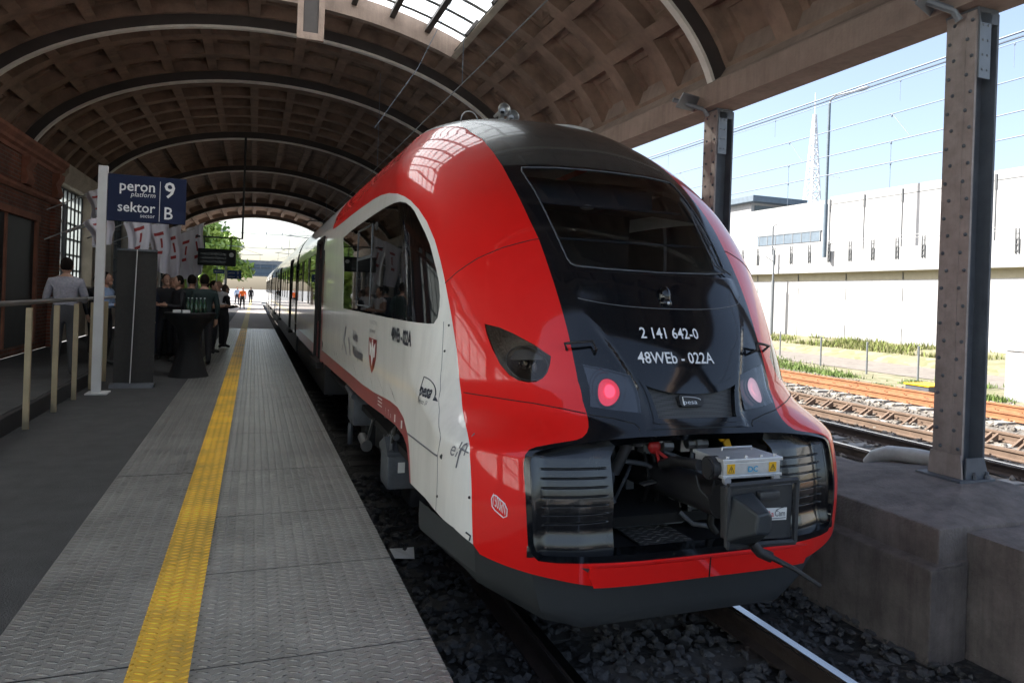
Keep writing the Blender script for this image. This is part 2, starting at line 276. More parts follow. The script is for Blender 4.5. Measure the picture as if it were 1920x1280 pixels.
# ------------------------------------------------------------------ mesh helpers
class MB:
    def __init__(s): s.v = []; s.f = []; s.m = []
    def add(s, vs, fs, mi=0):
        o = len(s.v); s.v.extend([tuple(map(float, p)) for p in vs]); s.f.extend([tuple(i+o for i in f) for f in fs]); s.m.extend([mi]*len(fs)); return s
    def box(s, x0, x1, y0, y1, z0, z1, mi=0, bev=0):
        if bev:
            b = min(bev, (x1-x0)*.45, (y1-y0)*.45, (z1-z0)*.45)
            bm = bmesh.new(); bmesh.ops.create_cube(bm, size=1)
            for v in bm.verts: v.co = ((x0+x1)/2+v.co.x*(x1-x0), (y0+y1)/2+v.co.y*(y1-y0), (z0+z1)/2+v.co.z*(z1-z0))
            bmesh.ops.bevel(bm, geom=bm.edges[:], offset=b, segments=2, profile=.6, affect='EDGES')
            bm.verts.index_update(); s.add([v.co for v in bm.verts], [[v.index for v in f.verts] for f in bm.faces], mi); bm.free(); return s
        v = [(x0, y0, z0), (x1, y0, z0), (x1, y1, z0), (x0, y1, z0), (x0, y0, z1), (x1, y0, z1), (x1, y1, z1), (x0, y1, z1)]
        return s.add(v, [(0, 3, 2, 1), (4, 5, 6, 7), (0, 1, 5, 4), (1, 2, 6, 5), (2, 3, 7, 6), (3, 0, 4, 7)], mi)
    def obox(s, c, ax, ay, az, mi=0):
        """box given centre and three half-axis vectors"""
        c, ax, ay, az = map(Vector, (c, ax, ay, az))
        v = [c+ax*i+ay*j+az*k for k in (-1, 1) for (i, j) in ((-1, -1), (1, -1), (1, 1), (-1, 1))]
        return s.add(v, [(0, 3, 2, 1), (4, 5, 6, 7), (0, 1, 5, 4), (1, 2, 6, 5), (2, 3, 7, 6), (3, 0, 4, 7)], mi)
    def tube(s, pts, r, n=8, mi=0, cap=True):
        pts = [Vector(p) for p in pts]; rs = r if isinstance(r, (list, tuple)) else [r]*len(pts); vs = []; fs = []; prev = None
        for i, p in enumerate(pts):
            d = (pts[min(i+1, len(pts)-1)]-pts[max(i-1, 0)]).normalized()
            if prev is None:
                a = d.orthogonal().normalized()
            else:
                a = (prev-d*prev.dot(d)).normalized()
            prev = a; b = d.cross(a)
            vs += [p+(a*math.cos(2*PI*k/n)+b*math.sin(2*PI*k/n))*rs[i] for k in range(n)]
        for i in range(len(pts)-1):
            for k in range(n): fs.append((i*n+k, i*n+(k+1) % n, (i+1)*n+(k+1) % n, (i+1)*n+k))
        if cap: fs += [tuple(range(n-1, -1, -1)), tuple(range((len(pts)-1)*n, len(pts)*n))]
        return s.add(vs, fs, mi)
    def prism(s, poly, axis, a0, a1, mi=0):
        """poly of 2D points extruded along axis 'x','y','z' (poly uses the other two in order)"""
        def P(p, a): return {'x': (a, p[0], p[1]), 'y': (p[0], a, p[1]), 'z': (p[0], p[1], a)}[axis]
        n = len(poly); vs = [P(p, a0) for p in poly]+[P(p, a1) for p in poly]
        ar = sum(poly[i][0]*poly[(i+1) % n][1]-poly[(i+1) % n][0]*poly[i][1] for i in range(n))
        fl = (ar > 0) != (axis == 'y')
        fs = [tuple(range(n-1, -1, -1)), tuple(range(n, 2*n))]+[(i, (i+1) % n, n+(i+1) % n, n+i) for i in range(n)]
        if not fl: fs = [tuple(reversed(f)) for f in fs]
        return s.add(vs, fs, mi)
    def lathe(s, prof, c, n=16, mi=0, axis='z'):
        """prof: (radius, height) pairs"""
        vs = []
        for r, h in prof:
            for k in range(n):
                a = 2*PI*k/n; q = (r*math.cos(a), r*math.sin(a), h)
                q = {'z': q, 'y': (q[0], q[2], q[1]), 'x': (q[2], q[0], q[1])}[axis]
                vs.append((c[0]+q[0], c[1]+q[1], c[2]+q[2]))
        fs = []
        for i in range(len(prof)-1):
            for k in range(n): fs.append((i*n+k, i*n+(k+1) % n, (i+1)*n+(k+1) % n, (i+1)*n+k))
        fs += [tuple(range(n-1, -1, -1)), tuple(range((len(prof)-1)*n, len(prof)*n))]
        if axis == 'y': fs = [tuple(reversed(f)) for f in fs]
        return s.add(vs, fs, mi)
    def ell(s, c, r, n=10, m=7, mi=0):
        vs = [(c[0], c[1], c[2]-r[2])]; fs = []
        for i in range(1, m):
            t = -PI/2+PI*i/m
            vs += [(c[0]+r[0]*math.cos(t)*math.cos(2*PI*k/n), c[1]+r[1]*math.cos(t)*math.sin(2*PI*k/n), c[2]+r[2]*math.sin(t)) for k in range(n)]
        vs.append((c[0], c[1], c[2]+r[2])); T = len(vs)-1
        for k in range(n): fs.append((0, 1+(k+1) % n, 1+k)); fs.append((T, T-n+k, T-n+(k+1) % n))
        for i in range(m-2):
            for k in range(n): a = 1+i*n; fs.append((a+k, a+(k+1) % n, a+n+(k+1) % n, a+n+k))
        return s.add(vs, fs, mi)
    def build(s, name, mats, parent=None, smooth=None, loc=None):
        me = bpy.data.meshes.new(name); me.from_pydata(s.v, [], s.f); 
        for m in (mats if isinstance(mats, (list, tuple)) else [mats]): me.materials.append(m)
        if any(s.m): me.polygons.foreach_set('material_index', s.m)
        me.validate(); me.update()
        if smooth is not None:
            me.polygons.foreach_set('use_smooth', [True]*len(me.polygons))
            if smooth < 180: me.set_sharp_from_angle(angle=R(smooth))
        o = bpy.data.objects.new(name, me); COL.objects.link(o)
        if parent: o.parent = parent
        if loc: o.location = loc
        return o
def tag(o, label=None, cat=None, group=None, kind=None):
    if label: o['label'] = label
    if cat: o['category'] = cat
    if group: o['group'] = group
    if kind: o['kind'] = kind
    return o
def thing(name, label, cat, loc=(0, 0, 0), rz=0, group=None):
    o = bpy.data.objects.new(name, None); COL.objects.link(o); o.location = loc; o.rotation_euler = (0, 0, rz); o.empty_display_size = .2
    return tag(o, label, cat, group)
def copy_tree(o, parent=None):
    c = o.copy(); COL.objects.link(c)
    if parent: c.parent = parent
    for ch in [x for x in bpy.data.objects if x.parent == o]: copy_tree(ch, c)
    return c
FONT_CACHE = {}
def text_geo(s, size=1, align='LEFT', shear=0, xs=1, bold=0):
    """(verts 2D, faces) of a line of lettering"""
    cu = bpy.data.curves.new('lettering', 'FONT'); cu.body = s; cu.size = size; cu.align_x = align; cu.shear = shear; cu.resolution_u = 2; cu.offset = bold*size
    o = bpy.data.objects.new('lettering', cu); COL.objects.link(o)
    dg = bpy.context.evaluated_depsgraph_get(); dg.update()
    me = bpy.data.meshes.new_from_object(o.evaluated_get(dg))
    vs = [(v.co.x*xs, v.co.y) for v in me.vertices]; fs = [tuple(p.vertices) for p in me.polygons]
    bpy.data.objects.remove(o); bpy.data.curves.remove(cu); bpy.data.meshes.remove(me)
    return vs, fs
def put_text(mb, s, fn, size, align='LEFT', shear=0, xs=1, bold=0, mi=0):
    """lettering laid on a surface: fn maps text (x, y) to a 3D point"""
    vs, fs = text_geo(s, size, align, shear, xs, bold)
    return mb.add([fn(*v) for v in vs], fs, mi)
def slerp(a, b, t): return a+(b-a)*t
# ------------------------------------------------------------------ train nose surface
XC = 2.52
def pchip(xs, ys):
    xs = np.array(xs, float); ys = np.array(ys, float); h = np.diff(xs); d = np.diff(ys)/h; m = np.zeros_like(ys)
    for i in range(1, len(xs)-1):
        if d[i-1]*d[i] > 0:
            w1 = 2*h[i]+h[i-1]; w2 = h[i]+2*h[i-1]; m[i] = (w1+w2)/(w1/d[i-1]+w2/d[i])
    m[0] = d[0]; m[-1] = d[-1]
    def f(x):
        x = np.clip(np.asarray(x, float), xs[0], xs[-1]); i = np.clip(np.searchsorted(xs, x)-1, 0, len(h)-1); t = (x-xs[i])/h[i]; hh = h[i]
        return ys[i]*(1+2*t)*(1-t)**2+m[i]*hh*t*(1-t)**2+ys[i+1]*t*t*(3-2*t)+m[i+1]*hh*t*t*(t-1)
    return f
ZT = 3.43
WZ = pchip([-.5, .0, .3, 1.9, 2.3, 2.6, 2.8, 2.94, 3.1, 3.2, 3.28, 3.35, 3.40, ZT], [1.36, 1.42, 1.44, 1.44, 1.435, 1.395, 1.32, 1.235, 1.105, 1.0, .88, .72, .45, .02])
YF = pchip([-.5, .05, .4, .72, .9, 1.12, 1.4, 1.6, 2.0, 2.3, 2.6, 2.8, 3.0, 3.12, 3.22, 3.32, 3.38, 3.41, ZT], [3.5, 3.44, 3.42, 3.48, 3.57, 3.65, 3.79, 3.91, 4.23, 4.53, 4.91, 5.2, 5.54, 5.78, 6.03, 6.4, 6.8, 7.15, 7.5])
LL = pchip([-.5, .72, .95, 1.1, 1.5, 2.0, 2.6, 3.0, 3.2, ZT], [.8, .8, 1.38, 1.55, 1.5, 1.28, 1.22, 1.2, 1.0, .6])
PP = pchip([-.5, .72, .95, 1.1, 2.6, ZT], [3.5, 3.5, 2.6, 2.4, 2.5, 2.4])
def S(s, z):
    s, z = np.broadcast_arrays(np.asarray(s, float), np.asarray(z, float)); sg = np.where(s < 0, -1., 1.); a = np.abs(s); phi = np.minimum(a, PI/2)
    d = WZ(z)*np.sin(phi)**(2/PP(z)); y = YF(z)+LL(z)*(1-np.cos(phi))+np.maximum(a-PI/2, 0)
    return np.stack([XC+sg*d, y, z], -1)
def NS(s, z):
    z = np.clip(np.asarray(z, float), -.49, ZT-.002); s = np.asarray(s, float); e = 1e-3
    s = np.where(np.abs(s) < .02, np.where(s < 0, -.02, .02), s)
    n = np.cross(S(s+e, z)-S(s-e, z), S(s, z+e)-S(s, z-e))
    cs = np.abs(s) <= .0201
    n[..., 0] = np.where(cs, 0, n[..., 0])
    return n/(np.linalg.norm(n, axis=-1, keepdims=True)+1e-12)
def side_s(y, z):            # left-hand side: lengthwise position -> s
    a = YF(z)+LL(z); return -(PI/2+y-a if y >= a else math.acos(max(-1, min(1, 1-(y-float(YF(z)))/float(LL(z))))))
def front_s(d, z):
    q = min(1, abs(d)/float(WZ(z)))**(float(PP(z))/2); return math.copysign(math.asin(q), d)
def on_nose(s, z, off=0.): 
    p = S(s, z)+NS(s, z)*off; return tuple(float(q) for q in p)
def mir(poly): return [(-a, b) for a, b in reversed(poly)]
def inpoly(P, poly):
    x, y = P[:, 0], P[:, 1]; c = np.zeros(len(P), bool); n = len(poly)
    for i in range(n):
        (x0, y0), (x1, y1) = poly[i], poly[(i+1) % n]
        if y0 == y1: continue
        k = ((y0 > y) != (y1 > y)) & (x < (x1-x0)*(y-y0)/(y1-y0)+x0); c ^= k
    return c
def dens(poly, h):
    out = []
    for i, a in enumerate(poly):
        b = poly[(i+1) % len(poly)]
        sc = .15 if min(abs(a[0]), abs(b[0])) > 1.9 else 1.
        n = max(1, int(math.ceil(math.hypot((b[0]-a[0])*sc, b[1]-a[1])/h)))
        out += [(a[0]+(b[0]-a[0])*k/n, a[1]+(b[1]-a[1])*k/n) for k in range(n)]
    return out
def panel(name, outer, m, parent, holes=(), off=0., h=.035, gs=.045, gz=.05, skirt=0., extra=None):
    loops = [dens(outer, h)]+[dens(q, h) for q in holes]
    pts = []; edges = []
    for L in loops:
        o = len(pts); pts += L; edges += [(o+i, o+(i+1) % len(L)) for i in range(len(L))]
    nb = len(pts); A = np.array(loops[0]); s0, z0 = A.min(0); s1, z1 = A.max(0)
    sl = np.arange(math.floor(max(s0, -1.9)/gs)*gs, min(s1, 1.9)+gs, gs)
    far = np.arange(1.9+.3, 12, .3); sl = np.concatenate([-far[::-1], sl, far])
    zl = np.concatenate([np.arange(math.floor(z0/gz)*gz, min(z1, 2.6)+1e-6, gz), [z for z in (2.66, 2.72, 2.78, 2.84, 2.9, 2.95, 3., 3.05, 3.1, 3.14, 3.18, 3.22, 3.25, 3.28, 3.305, 3.33, 3.35, 3.37, 3.385, 3.40, 3.41, 3.418, 3.424, 3.428) if z1 >= z >= z0]])
    G = np.array([(a, b) for a in sl for b in zl if s0 < a < s1 and z0 < b < z1])
    if extra is not None: G = np.concatenate([G, np.array(extra)]) if len(G) else np.array(extra)
    if len(G):
        k = inpoly(G, loops[0])
        for q in loops[1:]: k &= ~inpoly(G, q)
        G = G[k]
        B = np.array(pts); Bs = B*np.array([1, 1])
        dmin = np.full(len(G), 9.)
        for b in Bs: dmin = np.minimum(dmin, np.hypot((G[:, 0]-b[0])*np.where(np.abs(G[:, 0]) > 1.9, .15, 1), G[:, 1]-b[1]))
        G = G[dmin > .35*min(h, gs)]
        pts = pts+[tuple(g) for g in G]
    r = delaunay_2d_cdt([Vector(p) for p in pts], edges, [], 0, 1e-6)
    V = np.array([(v.x, v.y) for v in r[0]]); Fs = np.array(r[2])
    cen = V[Fs].mean(1); k = inpoly(cen, loops[0])
    for q in loops[1:]: k &= ~inpoly(cen, q)
    Fs = Fs[k]
    ar = np.cross(V[Fs[:, 1]]-V[Fs[:, 0]], V[Fs[:, 2]]-V[Fs[:, 0]]); Fs = Fs[np.abs(ar) > 1e-9]; ar = ar[np.abs(ar) > 1e-9]
    Fs[ar < 0] = Fs[ar < 0][:, ::-1]
    of = off(V[:, 0], V[:, 1]) if callable(off) else np.full(len(V), float(off))
    P = S(V[:, 0], V[:, 1])+NS(V[:, 0], V[:, 1])*of[:, None]
    if callable(off):
        e = 2e-3; f = lambda s, z: S(s, z)+NS(s, z)*off(s, z)[:, None]
        sa, za = V[:, 0], V[:, 1]; s_ = np.where(np.abs(sa) < .01, .01, sa)
        nn = np.cross(f(s_+e, za)-f(s_-e, za), f(s_, za+e)-f(s_, za-e)); nn /= np.linalg.norm(nn, axis=1, keepdims=True)+1e-12
    else: nn = NS(V[:, 0], V[:, 1])
    verts = [tuple(p) for p in P]; faces = [tuple(int(i) for i in f) for f in Fs]; nrm = [tuple(n) for n in nn]
    if skirt:
        inv = {}
        for i, (a, b) in enumerate(V): inv[(round(a, 5), round(b, 5))] = i
        for L in loops:
            L3 = np.array([(S(a, b)) for a, b in L]); n3 = NS(np.array(L)[:, 0], np.array(L)[:, 1])
            o_ = off(np.array(L)[:, 0], np.array(L)[:, 1])[:, None] if callable(off) else off
            L3 = L3+n3*o_
            o = len(verts); n = len(L)
            verts += [tuple(p) for p in L3]+[tuple(p) for p in L3-n3*skirt]
            tng = np.roll(L3, -1, 0)-np.roll(L3, 1, 0); sn = np.cross(tng, n3); sn /= np.linalg.norm(sn, axis=1, keepdims=True)+1e-12
            a2 = sum(L[i][0]*L[(i+1) % n][1]-L[(i+1) % n][0]*L[i][1] for i in range(n))
            if L is loops[0] and a2 < 0 or L is not loops[0] and a2 > 0: sn = -sn; fl = True
            else: fl = False
            nrm += [tuple(q) for q in sn]*2
            for i in range(n):
                f = (o+i, o+n+i, o+n+(i+1) % n, o+(i+1) % n); faces.append(f[::-1] if fl else f)
    me = bpy.data.meshes.new(name); me.from_pydata(verts, [], faces); me.materials.append(m); me.update()
    me.polygons.foreach_set('use_smooth', [True]*len(me.polygons))
    me.normals_split_custom_set_from_vertices(nrm)
    ob = bpy.data.objects.new(name, me); COL.objects.link(ob); ob.parent = parent
    return ob
def nose_line(mb, pts, r, off=.001, n=6, step=.03):
    q = []
    for i in range(len(pts)-1):
        a, b = pts[i], pts[i+1]; k = max(1, int(math.hypot(b[0]-a[0], b[1]-a[1])/step))
        q += [on_nose(a[0]+(b[0]-a[0])*j/k, a[1]+(b[1]-a[1])*j/k, off) for j in range(k)]
    q.append(on_nose(*pts[-1], off)); return mb.tube(q, r, n)

pillar = [(-.80, 3.12), (-.726, 3.065), (-.59, 2.894), (-.535, 2.74), (-.505, 2.6), (-.487, 2.376), (-.474, 2.146), (-.46, 1.996), (-.454, 1.791), (-.446, 1.613), (-.436, 1.381), (-.434, 1.253), (-.43, 1.117), (-.411, 1.013), (-.387, .948), (-.367, .902), (-.355, .875), (-.351, .848), (-.363, .823), (-.398, .806)]
ringout = [(-.484, .789), (-.575, .770), (-.615, .756), (-.640, .730), (-.653, .690), (-.656, .640), (-.654, .581), (-.649, .456), (-.640, .341), (-.629, .248), (-.607, .199), (-.57, .166), (-.475, .160), (-.316, .158), (-.128, .156), (0, .156)]
ringin = [(0, .828), (-.136, .823), (-.251, .812), (-.42, .783), (-.55, .754), (-.585, .742), (-.608, .716), (-.618, .682), (-.62, .585), (-.617, .465), (-.609, .343), (-.597, .255), (-.578, .215), (-.534, .198), (-.431, .197), (-.243, .197), (0, .197)]
arch = [(-1.013, .197), (-1.035, .405), (-1.045, .694), (-1.02, .978), (-1.022, 1.233), (-1.039, 1.471), (-1.064, 1.705), (-1.083, 1.836), (-1.109, 1.993), (-1.154, 2.142), (-1.215, 2.249), (-1.294, 2.333), (-1.381, 2.385), (-1.522, 2.435), (-1.863, 2.494), (-2.283, 2.534), (-2.766, 2.554), (-3.522, 2.561), (-4.441, 2.561), (-5.572, 2.553), (-6.22, 2.55)]
winout = [(-1.112, 1.597), (-1.123, 1.52), (-1.146, 1.445), (-1.183, 1.403), (-1.249, 1.398), (-1.344, 1.398), (-2.459, 1.392), (-5.521, 1.388), (-5.45, 1.9), (-5.40, 2.25), (-5.33, 2.31), (-4.4, 2.35), (-3.527, 2.365), (-2.777, 2.375), (-2.164, 2.377), (-1.702, 2.367), (-1.476, 2.35), (-1.371, 2.324), (-1.308, 2.283), (-1.27, 2.237), (-1.19, 2.056), (-1.16, 1.963), (-1.141, 1.856), (-1.123, 1.768), (-1.112, 1.694)]
headlight = [(-.836, 1.427), (-.756, 1.41), (-.69, 1.378), (-.601, 1.319), (-.53, 1.254), (-.54, 1.206), (-.558, 1.156), (-.581, 1.122), (-.612, 1.099), (-.65, 1.092), (-.693, 1.098), (-.739, 1.128), (-.78, 1.189), (-.809, 1.274), (-.83, 1.357)]
lampbox = [(-.399, 1.215), (-.298, 1.190), (-.212, 1.160), (-.170, .950), (-.277, .962), (-.376, .978)]
stripetop = [(-8.6, .626), (-5.524, .654), (-4.631, .655), (-3.904, .675), (-3.066, .717), (-2.743, .717), (-2.504, .673), (-2.375, .589), (-2.309, .472), (-2.232, .268)]
stripebot = [(-8.6, .44), (-7.074, .481), (-6.104, .5), (-4.999, .502), (-4.292, .516), (-3.433, .55), (-2.858, .566), (-2.558, .546), (-2.421, .501), (-2.348, .42), (-2.268, .267)]
YE = 11.9                                                   # where the nose car's traced side meets the plain coach side
TOPZ = 2.58
TR = thing('train', 'red and white electric multiple unit with black sloping nose at the platform', 'train', (XC, 3.4, -.52))
TR.location = (0, 0, 0)
def P_(name, mb, m, parent=TR, smooth=None): return mb.build(name, m, parent, smooth)
# --- red shell, left and right
topline = [(-6.7, 2.56), (-6.5, 2.8), (-6.1, 3.0), (-5., 3.10), (-3, 3.14), (-1.3, 3.17), (-1.0, 3.165)]
chin_b = [(0, .034), (-.077, .032), (-.302, .025), (-.491, .066), (-.757, .114), (-.955, .15)]
redL = arch+topline+pillar+ringout+chin_b
panel('nose_shell', redL, M['red'], TR, holes=[headlight], skirt=.012)
panel('nose_shell', mir(redL), M['red'], TR, holes=[mir(headlight)], skirt=.012)
# --- white side panel, left and right
whiteL = list(arch)+[(side_s(YE, TOPZ), TOPZ), (side_s(YE, .62), .62)]+stripetop+[(-1.8, .29), (-1.491, .287), (-1.215, .255)]
whiteL[len(arch):len(arch)+2] = [(side_s(YE, z), z) for z in (TOPZ, 2.2, 1.8, 1.4, 1.0, .8, .63)]
whiteL = [p for p in whiteL if not (p == stripetop[0])]
for f in (lambda q: q, mir):
    wp = panel('side_panel', f(whiteL), M['white'], TR, holes=[f(winout)], skirt=.012)
    gp = panel('cab_side_window', f(winout), M['cabglass'], TR, off=-.004)
    st = [(side_s(YE, .625), .625)]+stripetop[1:]+stripebot[::-1]
    st = st[:-1]+[(side_s(YE, .45), .45)]
    panel('sill_stripe', f(st), M['stripe'], TR, skirt=.02)
# --- black front mask with windshield, visor
glassL = [(-.405, 2.55), (-.385, 2.376), (-.374, 2.146), (-.365, 1.996), (-.355, 1.87), (-.345, 1.835), (-.325, 1.82), (-.2, 1.808), (0, 1.800)]
glassP = glassL+mir(glassL)[1:]+[(.395, 2.585), (.2, 2.60), (0, 2.605), (-.2, 2.60), (-.395, 2.585)]
lowb = [(-.25, .845), (-.12, .858), (0, .862)]
maskL = pillar[4:]+lowb
maskP = maskL+mir(maskL)[1:]+[(.25, 2.63), (0, 2.635), (-.25, 2.63)]
grout = [(-.186, 1.130), (-.152, 1.143), (-.098, 1.107), (-.025, 1.090), (.025, 1.090), (.098, 1.107), (.152, 1.143), (.186, 1.130), (.116, .892), (.09, .884), (-.09, .884), (-.116, .892)]
grin = [(-.163, 1.100), (-.135, 1.083), (-.07, 1.058), (0, 1.050), (.07, 1.058), (.135, 1.083), (.163, 1.100), (.105, .912), (-.105, .912)]
def sm(x, a, b): t = np.clip((x-a)/(b-a), 0, 1); return t*t*(3-2*t)
def mask_off(s, z):
    edge = np.interp(z, [.8, .841, 1.036, 1.154, 1.3, 1.5], [.11, .116, .180, .212, .26, .34])
    return .016*(1-sm(np.abs(s), edge-.016, edge+.016))*(1-sm(z, 1.30, 1.56))+.011*sm(z, 1.57, 1.74)*(1-sm(z, 1.776, 1.792))*(1-sm(np.abs(s), .33, .41))
panel('front_mask', maskP, M['black'], TR, holes=[glassP, lampbox, mir(lampbox), grout], off=mask_off, gs=.013, gz=.022, skirt=.01, extra=[(a, b) for b in (1.773, 1.777, 1.781, 1.785, 1.789, 1.793) for a in np.arange(-.42, .43, .02)])
hl_ = MB(); nose_line(hl_, [(a, 1.563+.25*a*a+.35*abs(a)**3) for a in np.linspace(-.36, .36, 30)]+[(.395, 1.66)], .0022, .001); P_('mask_line_highlight', hl_, M['galv'])  # pale tube: the highlight along the hood line put into colour
hl_ = MB(); nose_line(hl_, [q for q in glassP]+[glassP[0]], .0055, .001); P_('windshield_gasket_glint', hl_, M['boxgrey'], TR, 60)  # gasket in grey, its edge highlights put into the colour
ws = panel('windshield', glassP, M['shield'], TR, off=-.003, gs=.04)
visL = [(-.505, 2.6)]+pillar[3::-1]+[(-.82, 3.2), (-.80, 3.3), (-.75, 3.38), (-.6, 3.425)]
visP = visL[::-1]+[(-.25, 2.63), (0, 2.635), (.25, 2.63)]+[(-a, b) for a, b in visL]
panel('roof_visor', visP, M['visor'], TR, gs=.04)
panel('visor_lining', visP, M['interior'], TR, gs=.06, off=-.03)
lin = [(-.98, 1.2), (-1.04, 1.75), (-1.13, 2.13), (-1.28, 2.335), (-2.0, 2.505), (-5.5, 2.56), (-5.5, 3.05), (-1.2, 3.13), (-.78, 3.1)]+pillar[1:12]
for f in (lambda q: q, mir): panel('cab_lining', f(lin), M['interior'], TR, gs=.06, off=-.035)
for f in (lambda q: q, mir):
    panel('roof_skin', f([(-.6, 3.425), (-.75, 3.38), (-.80, 3.3), (-.82, 3.2), (-.80, 3.12)]+topline[::-1][:]+[(side_s(YE, TOPZ), TOPZ), (side_s(YE, 3.0), 3.0), (side_s(YE, 3.3), 3.3), (side_s(YE, 3.425), 3.425)]), M['silver_roof'], TR)
# --- bumper ring, chin bumper
ringO = [(0, .862)]+lowb[1::-1]+[(-.398, .806)]+ringout; ringO = ringO+mir(ringO)[1:-1]
ringI = ringin+mir(ringin)[1:-1]
panel('bumper_surround', ringO, M['black'], TR, holes=[ringI], off=.006, gs=.03, gz=.03, skirt=.10)
cb = [(-.305, .03), (-.325, .09), (-.318, .142), (0, .142), (.318, .142), (.325, .09), (.305, .03), (0, .034)]
bp = panel('bumper_bar', cb, M['red'], TR, off=.035, skirt=.06, gs=.03, gz=.02)
mb = MB(); nose_line(mb, [(.0, .03), (0, .15)], .004, .037); P_('bumper_joint', mb, M['dark'], bp)
# --- moulded black shells left and right of the coupler, with grooves
def shell_off(s, z):
    a = np.abs(s); d = -.02-.050*sm(.62-a, .0, .10)-.02*sm(.36-a, 0, .16)
    d = d+.028*(1-sm(z, .20, .32))
    g = np.zeros_like(d)
    for k in range(7):
        zc = .668-.052*k-.03*(a-.35)
        g = g-.014*np.exp(-((z-zc)/.0042)**4)
    return d+g*sm(a, .225, .24)*(1-sm(a, .535, .56))
for sg in (-1, 1):
    sv = np.linspace(.635, .205, 26); zv = np.linspace(.182, .832, 300); A_, Z_ = np.meshgrid(sv, zv, indexing='ij'); a_, z_ = A_.ravel(), Z_.ravel()
    def fsh(q, z): return S(sg*q, z)+NS(sg*q, z)*shell_off(q, z)[:, None]
    Pn = fsh(a_, z_); e = 1.5e-3; nn = np.cross(fsh(a_+e, z_)-fsh(a_-e, z_), fsh(a_, z_+e)-fsh(a_, z_-e))*sg; nn /= np.linalg.norm(nn, axis=1, keepdims=True)
    n2 = len(zv); fs = [(i*n2+j, (i+1)*n2+j, (i+1)*n2+j+1, i*n2+j+1) for i in range(len(sv)-1) for j in range(n2-1)]
    if sg > 0: fs = [f[::-1] for f in fs]
    # inner return edge of the moulding
    o_ = len(a_); edge = [(len(sv)-1)*n2+j for j in range(n2)]; back = Pn[edge]+np.array([0, .10, 0]); V_ = [tuple(q) for q in Pn]+[tuple(q) for q in Pn[edge]]+[tuple(q) for q in back]
    ef = [(o_+j, o_+n2+j, o_+n2+j+1, o_+j+1) for j in range(n2-1)]; fs += ef if sg < 0 else [f[::-1] for f in ef]
    me = bpy.data.meshes.new('coupler_side_shell'); me.from_pydata(V_, [], fs); me.materials.append(M['shell']); me.update(); me.polygons.foreach_set('use_smooth', [True]*len(me.polygons))
    me.normals_split_custom_set_from_vertices([tuple(q) for q in nn]+[(-sg*1., 0, 0)]*(2*n2)); o = bpy.data.objects.new('coupler_side_shell', me); COL.objects.link(o); o.parent = TR
# --- recess behind the coupler (closed dark box)
mb = MB()
x0, x1, y0, y1, z0, z1 = XC-.56, XC+.56, 3.62, 4.7, .17, .86
mb.add([(x0, y0, z0), (x1, y0, z0), (x1, y1, z0), (x0, y1, z0), (x0, y0, z1), (x1, y0, z1), (x1, y1, z1), (x0, y1, z1)], [(0, 1, 2, 3), (4, 7, 6, 5), (2, 6, 7, 3), (1, 5, 6, 2), (0, 3, 7, 4)])
P_('coupler_recess', mb, M['blackmatt'])
mb = MB(); mb.prism([(XC-1.25, 3.95), (XC-.9, 3.6), (XC-.6, 3.5), (XC+.6, 3.5), (XC+.9, 3.6), (XC+1.25, 3.95), (XC+1.25, 4.6), (XC-1.25, 4.6)], 'z', .12, .168)
P_('recess_floor', mb, M['blackmatt'])
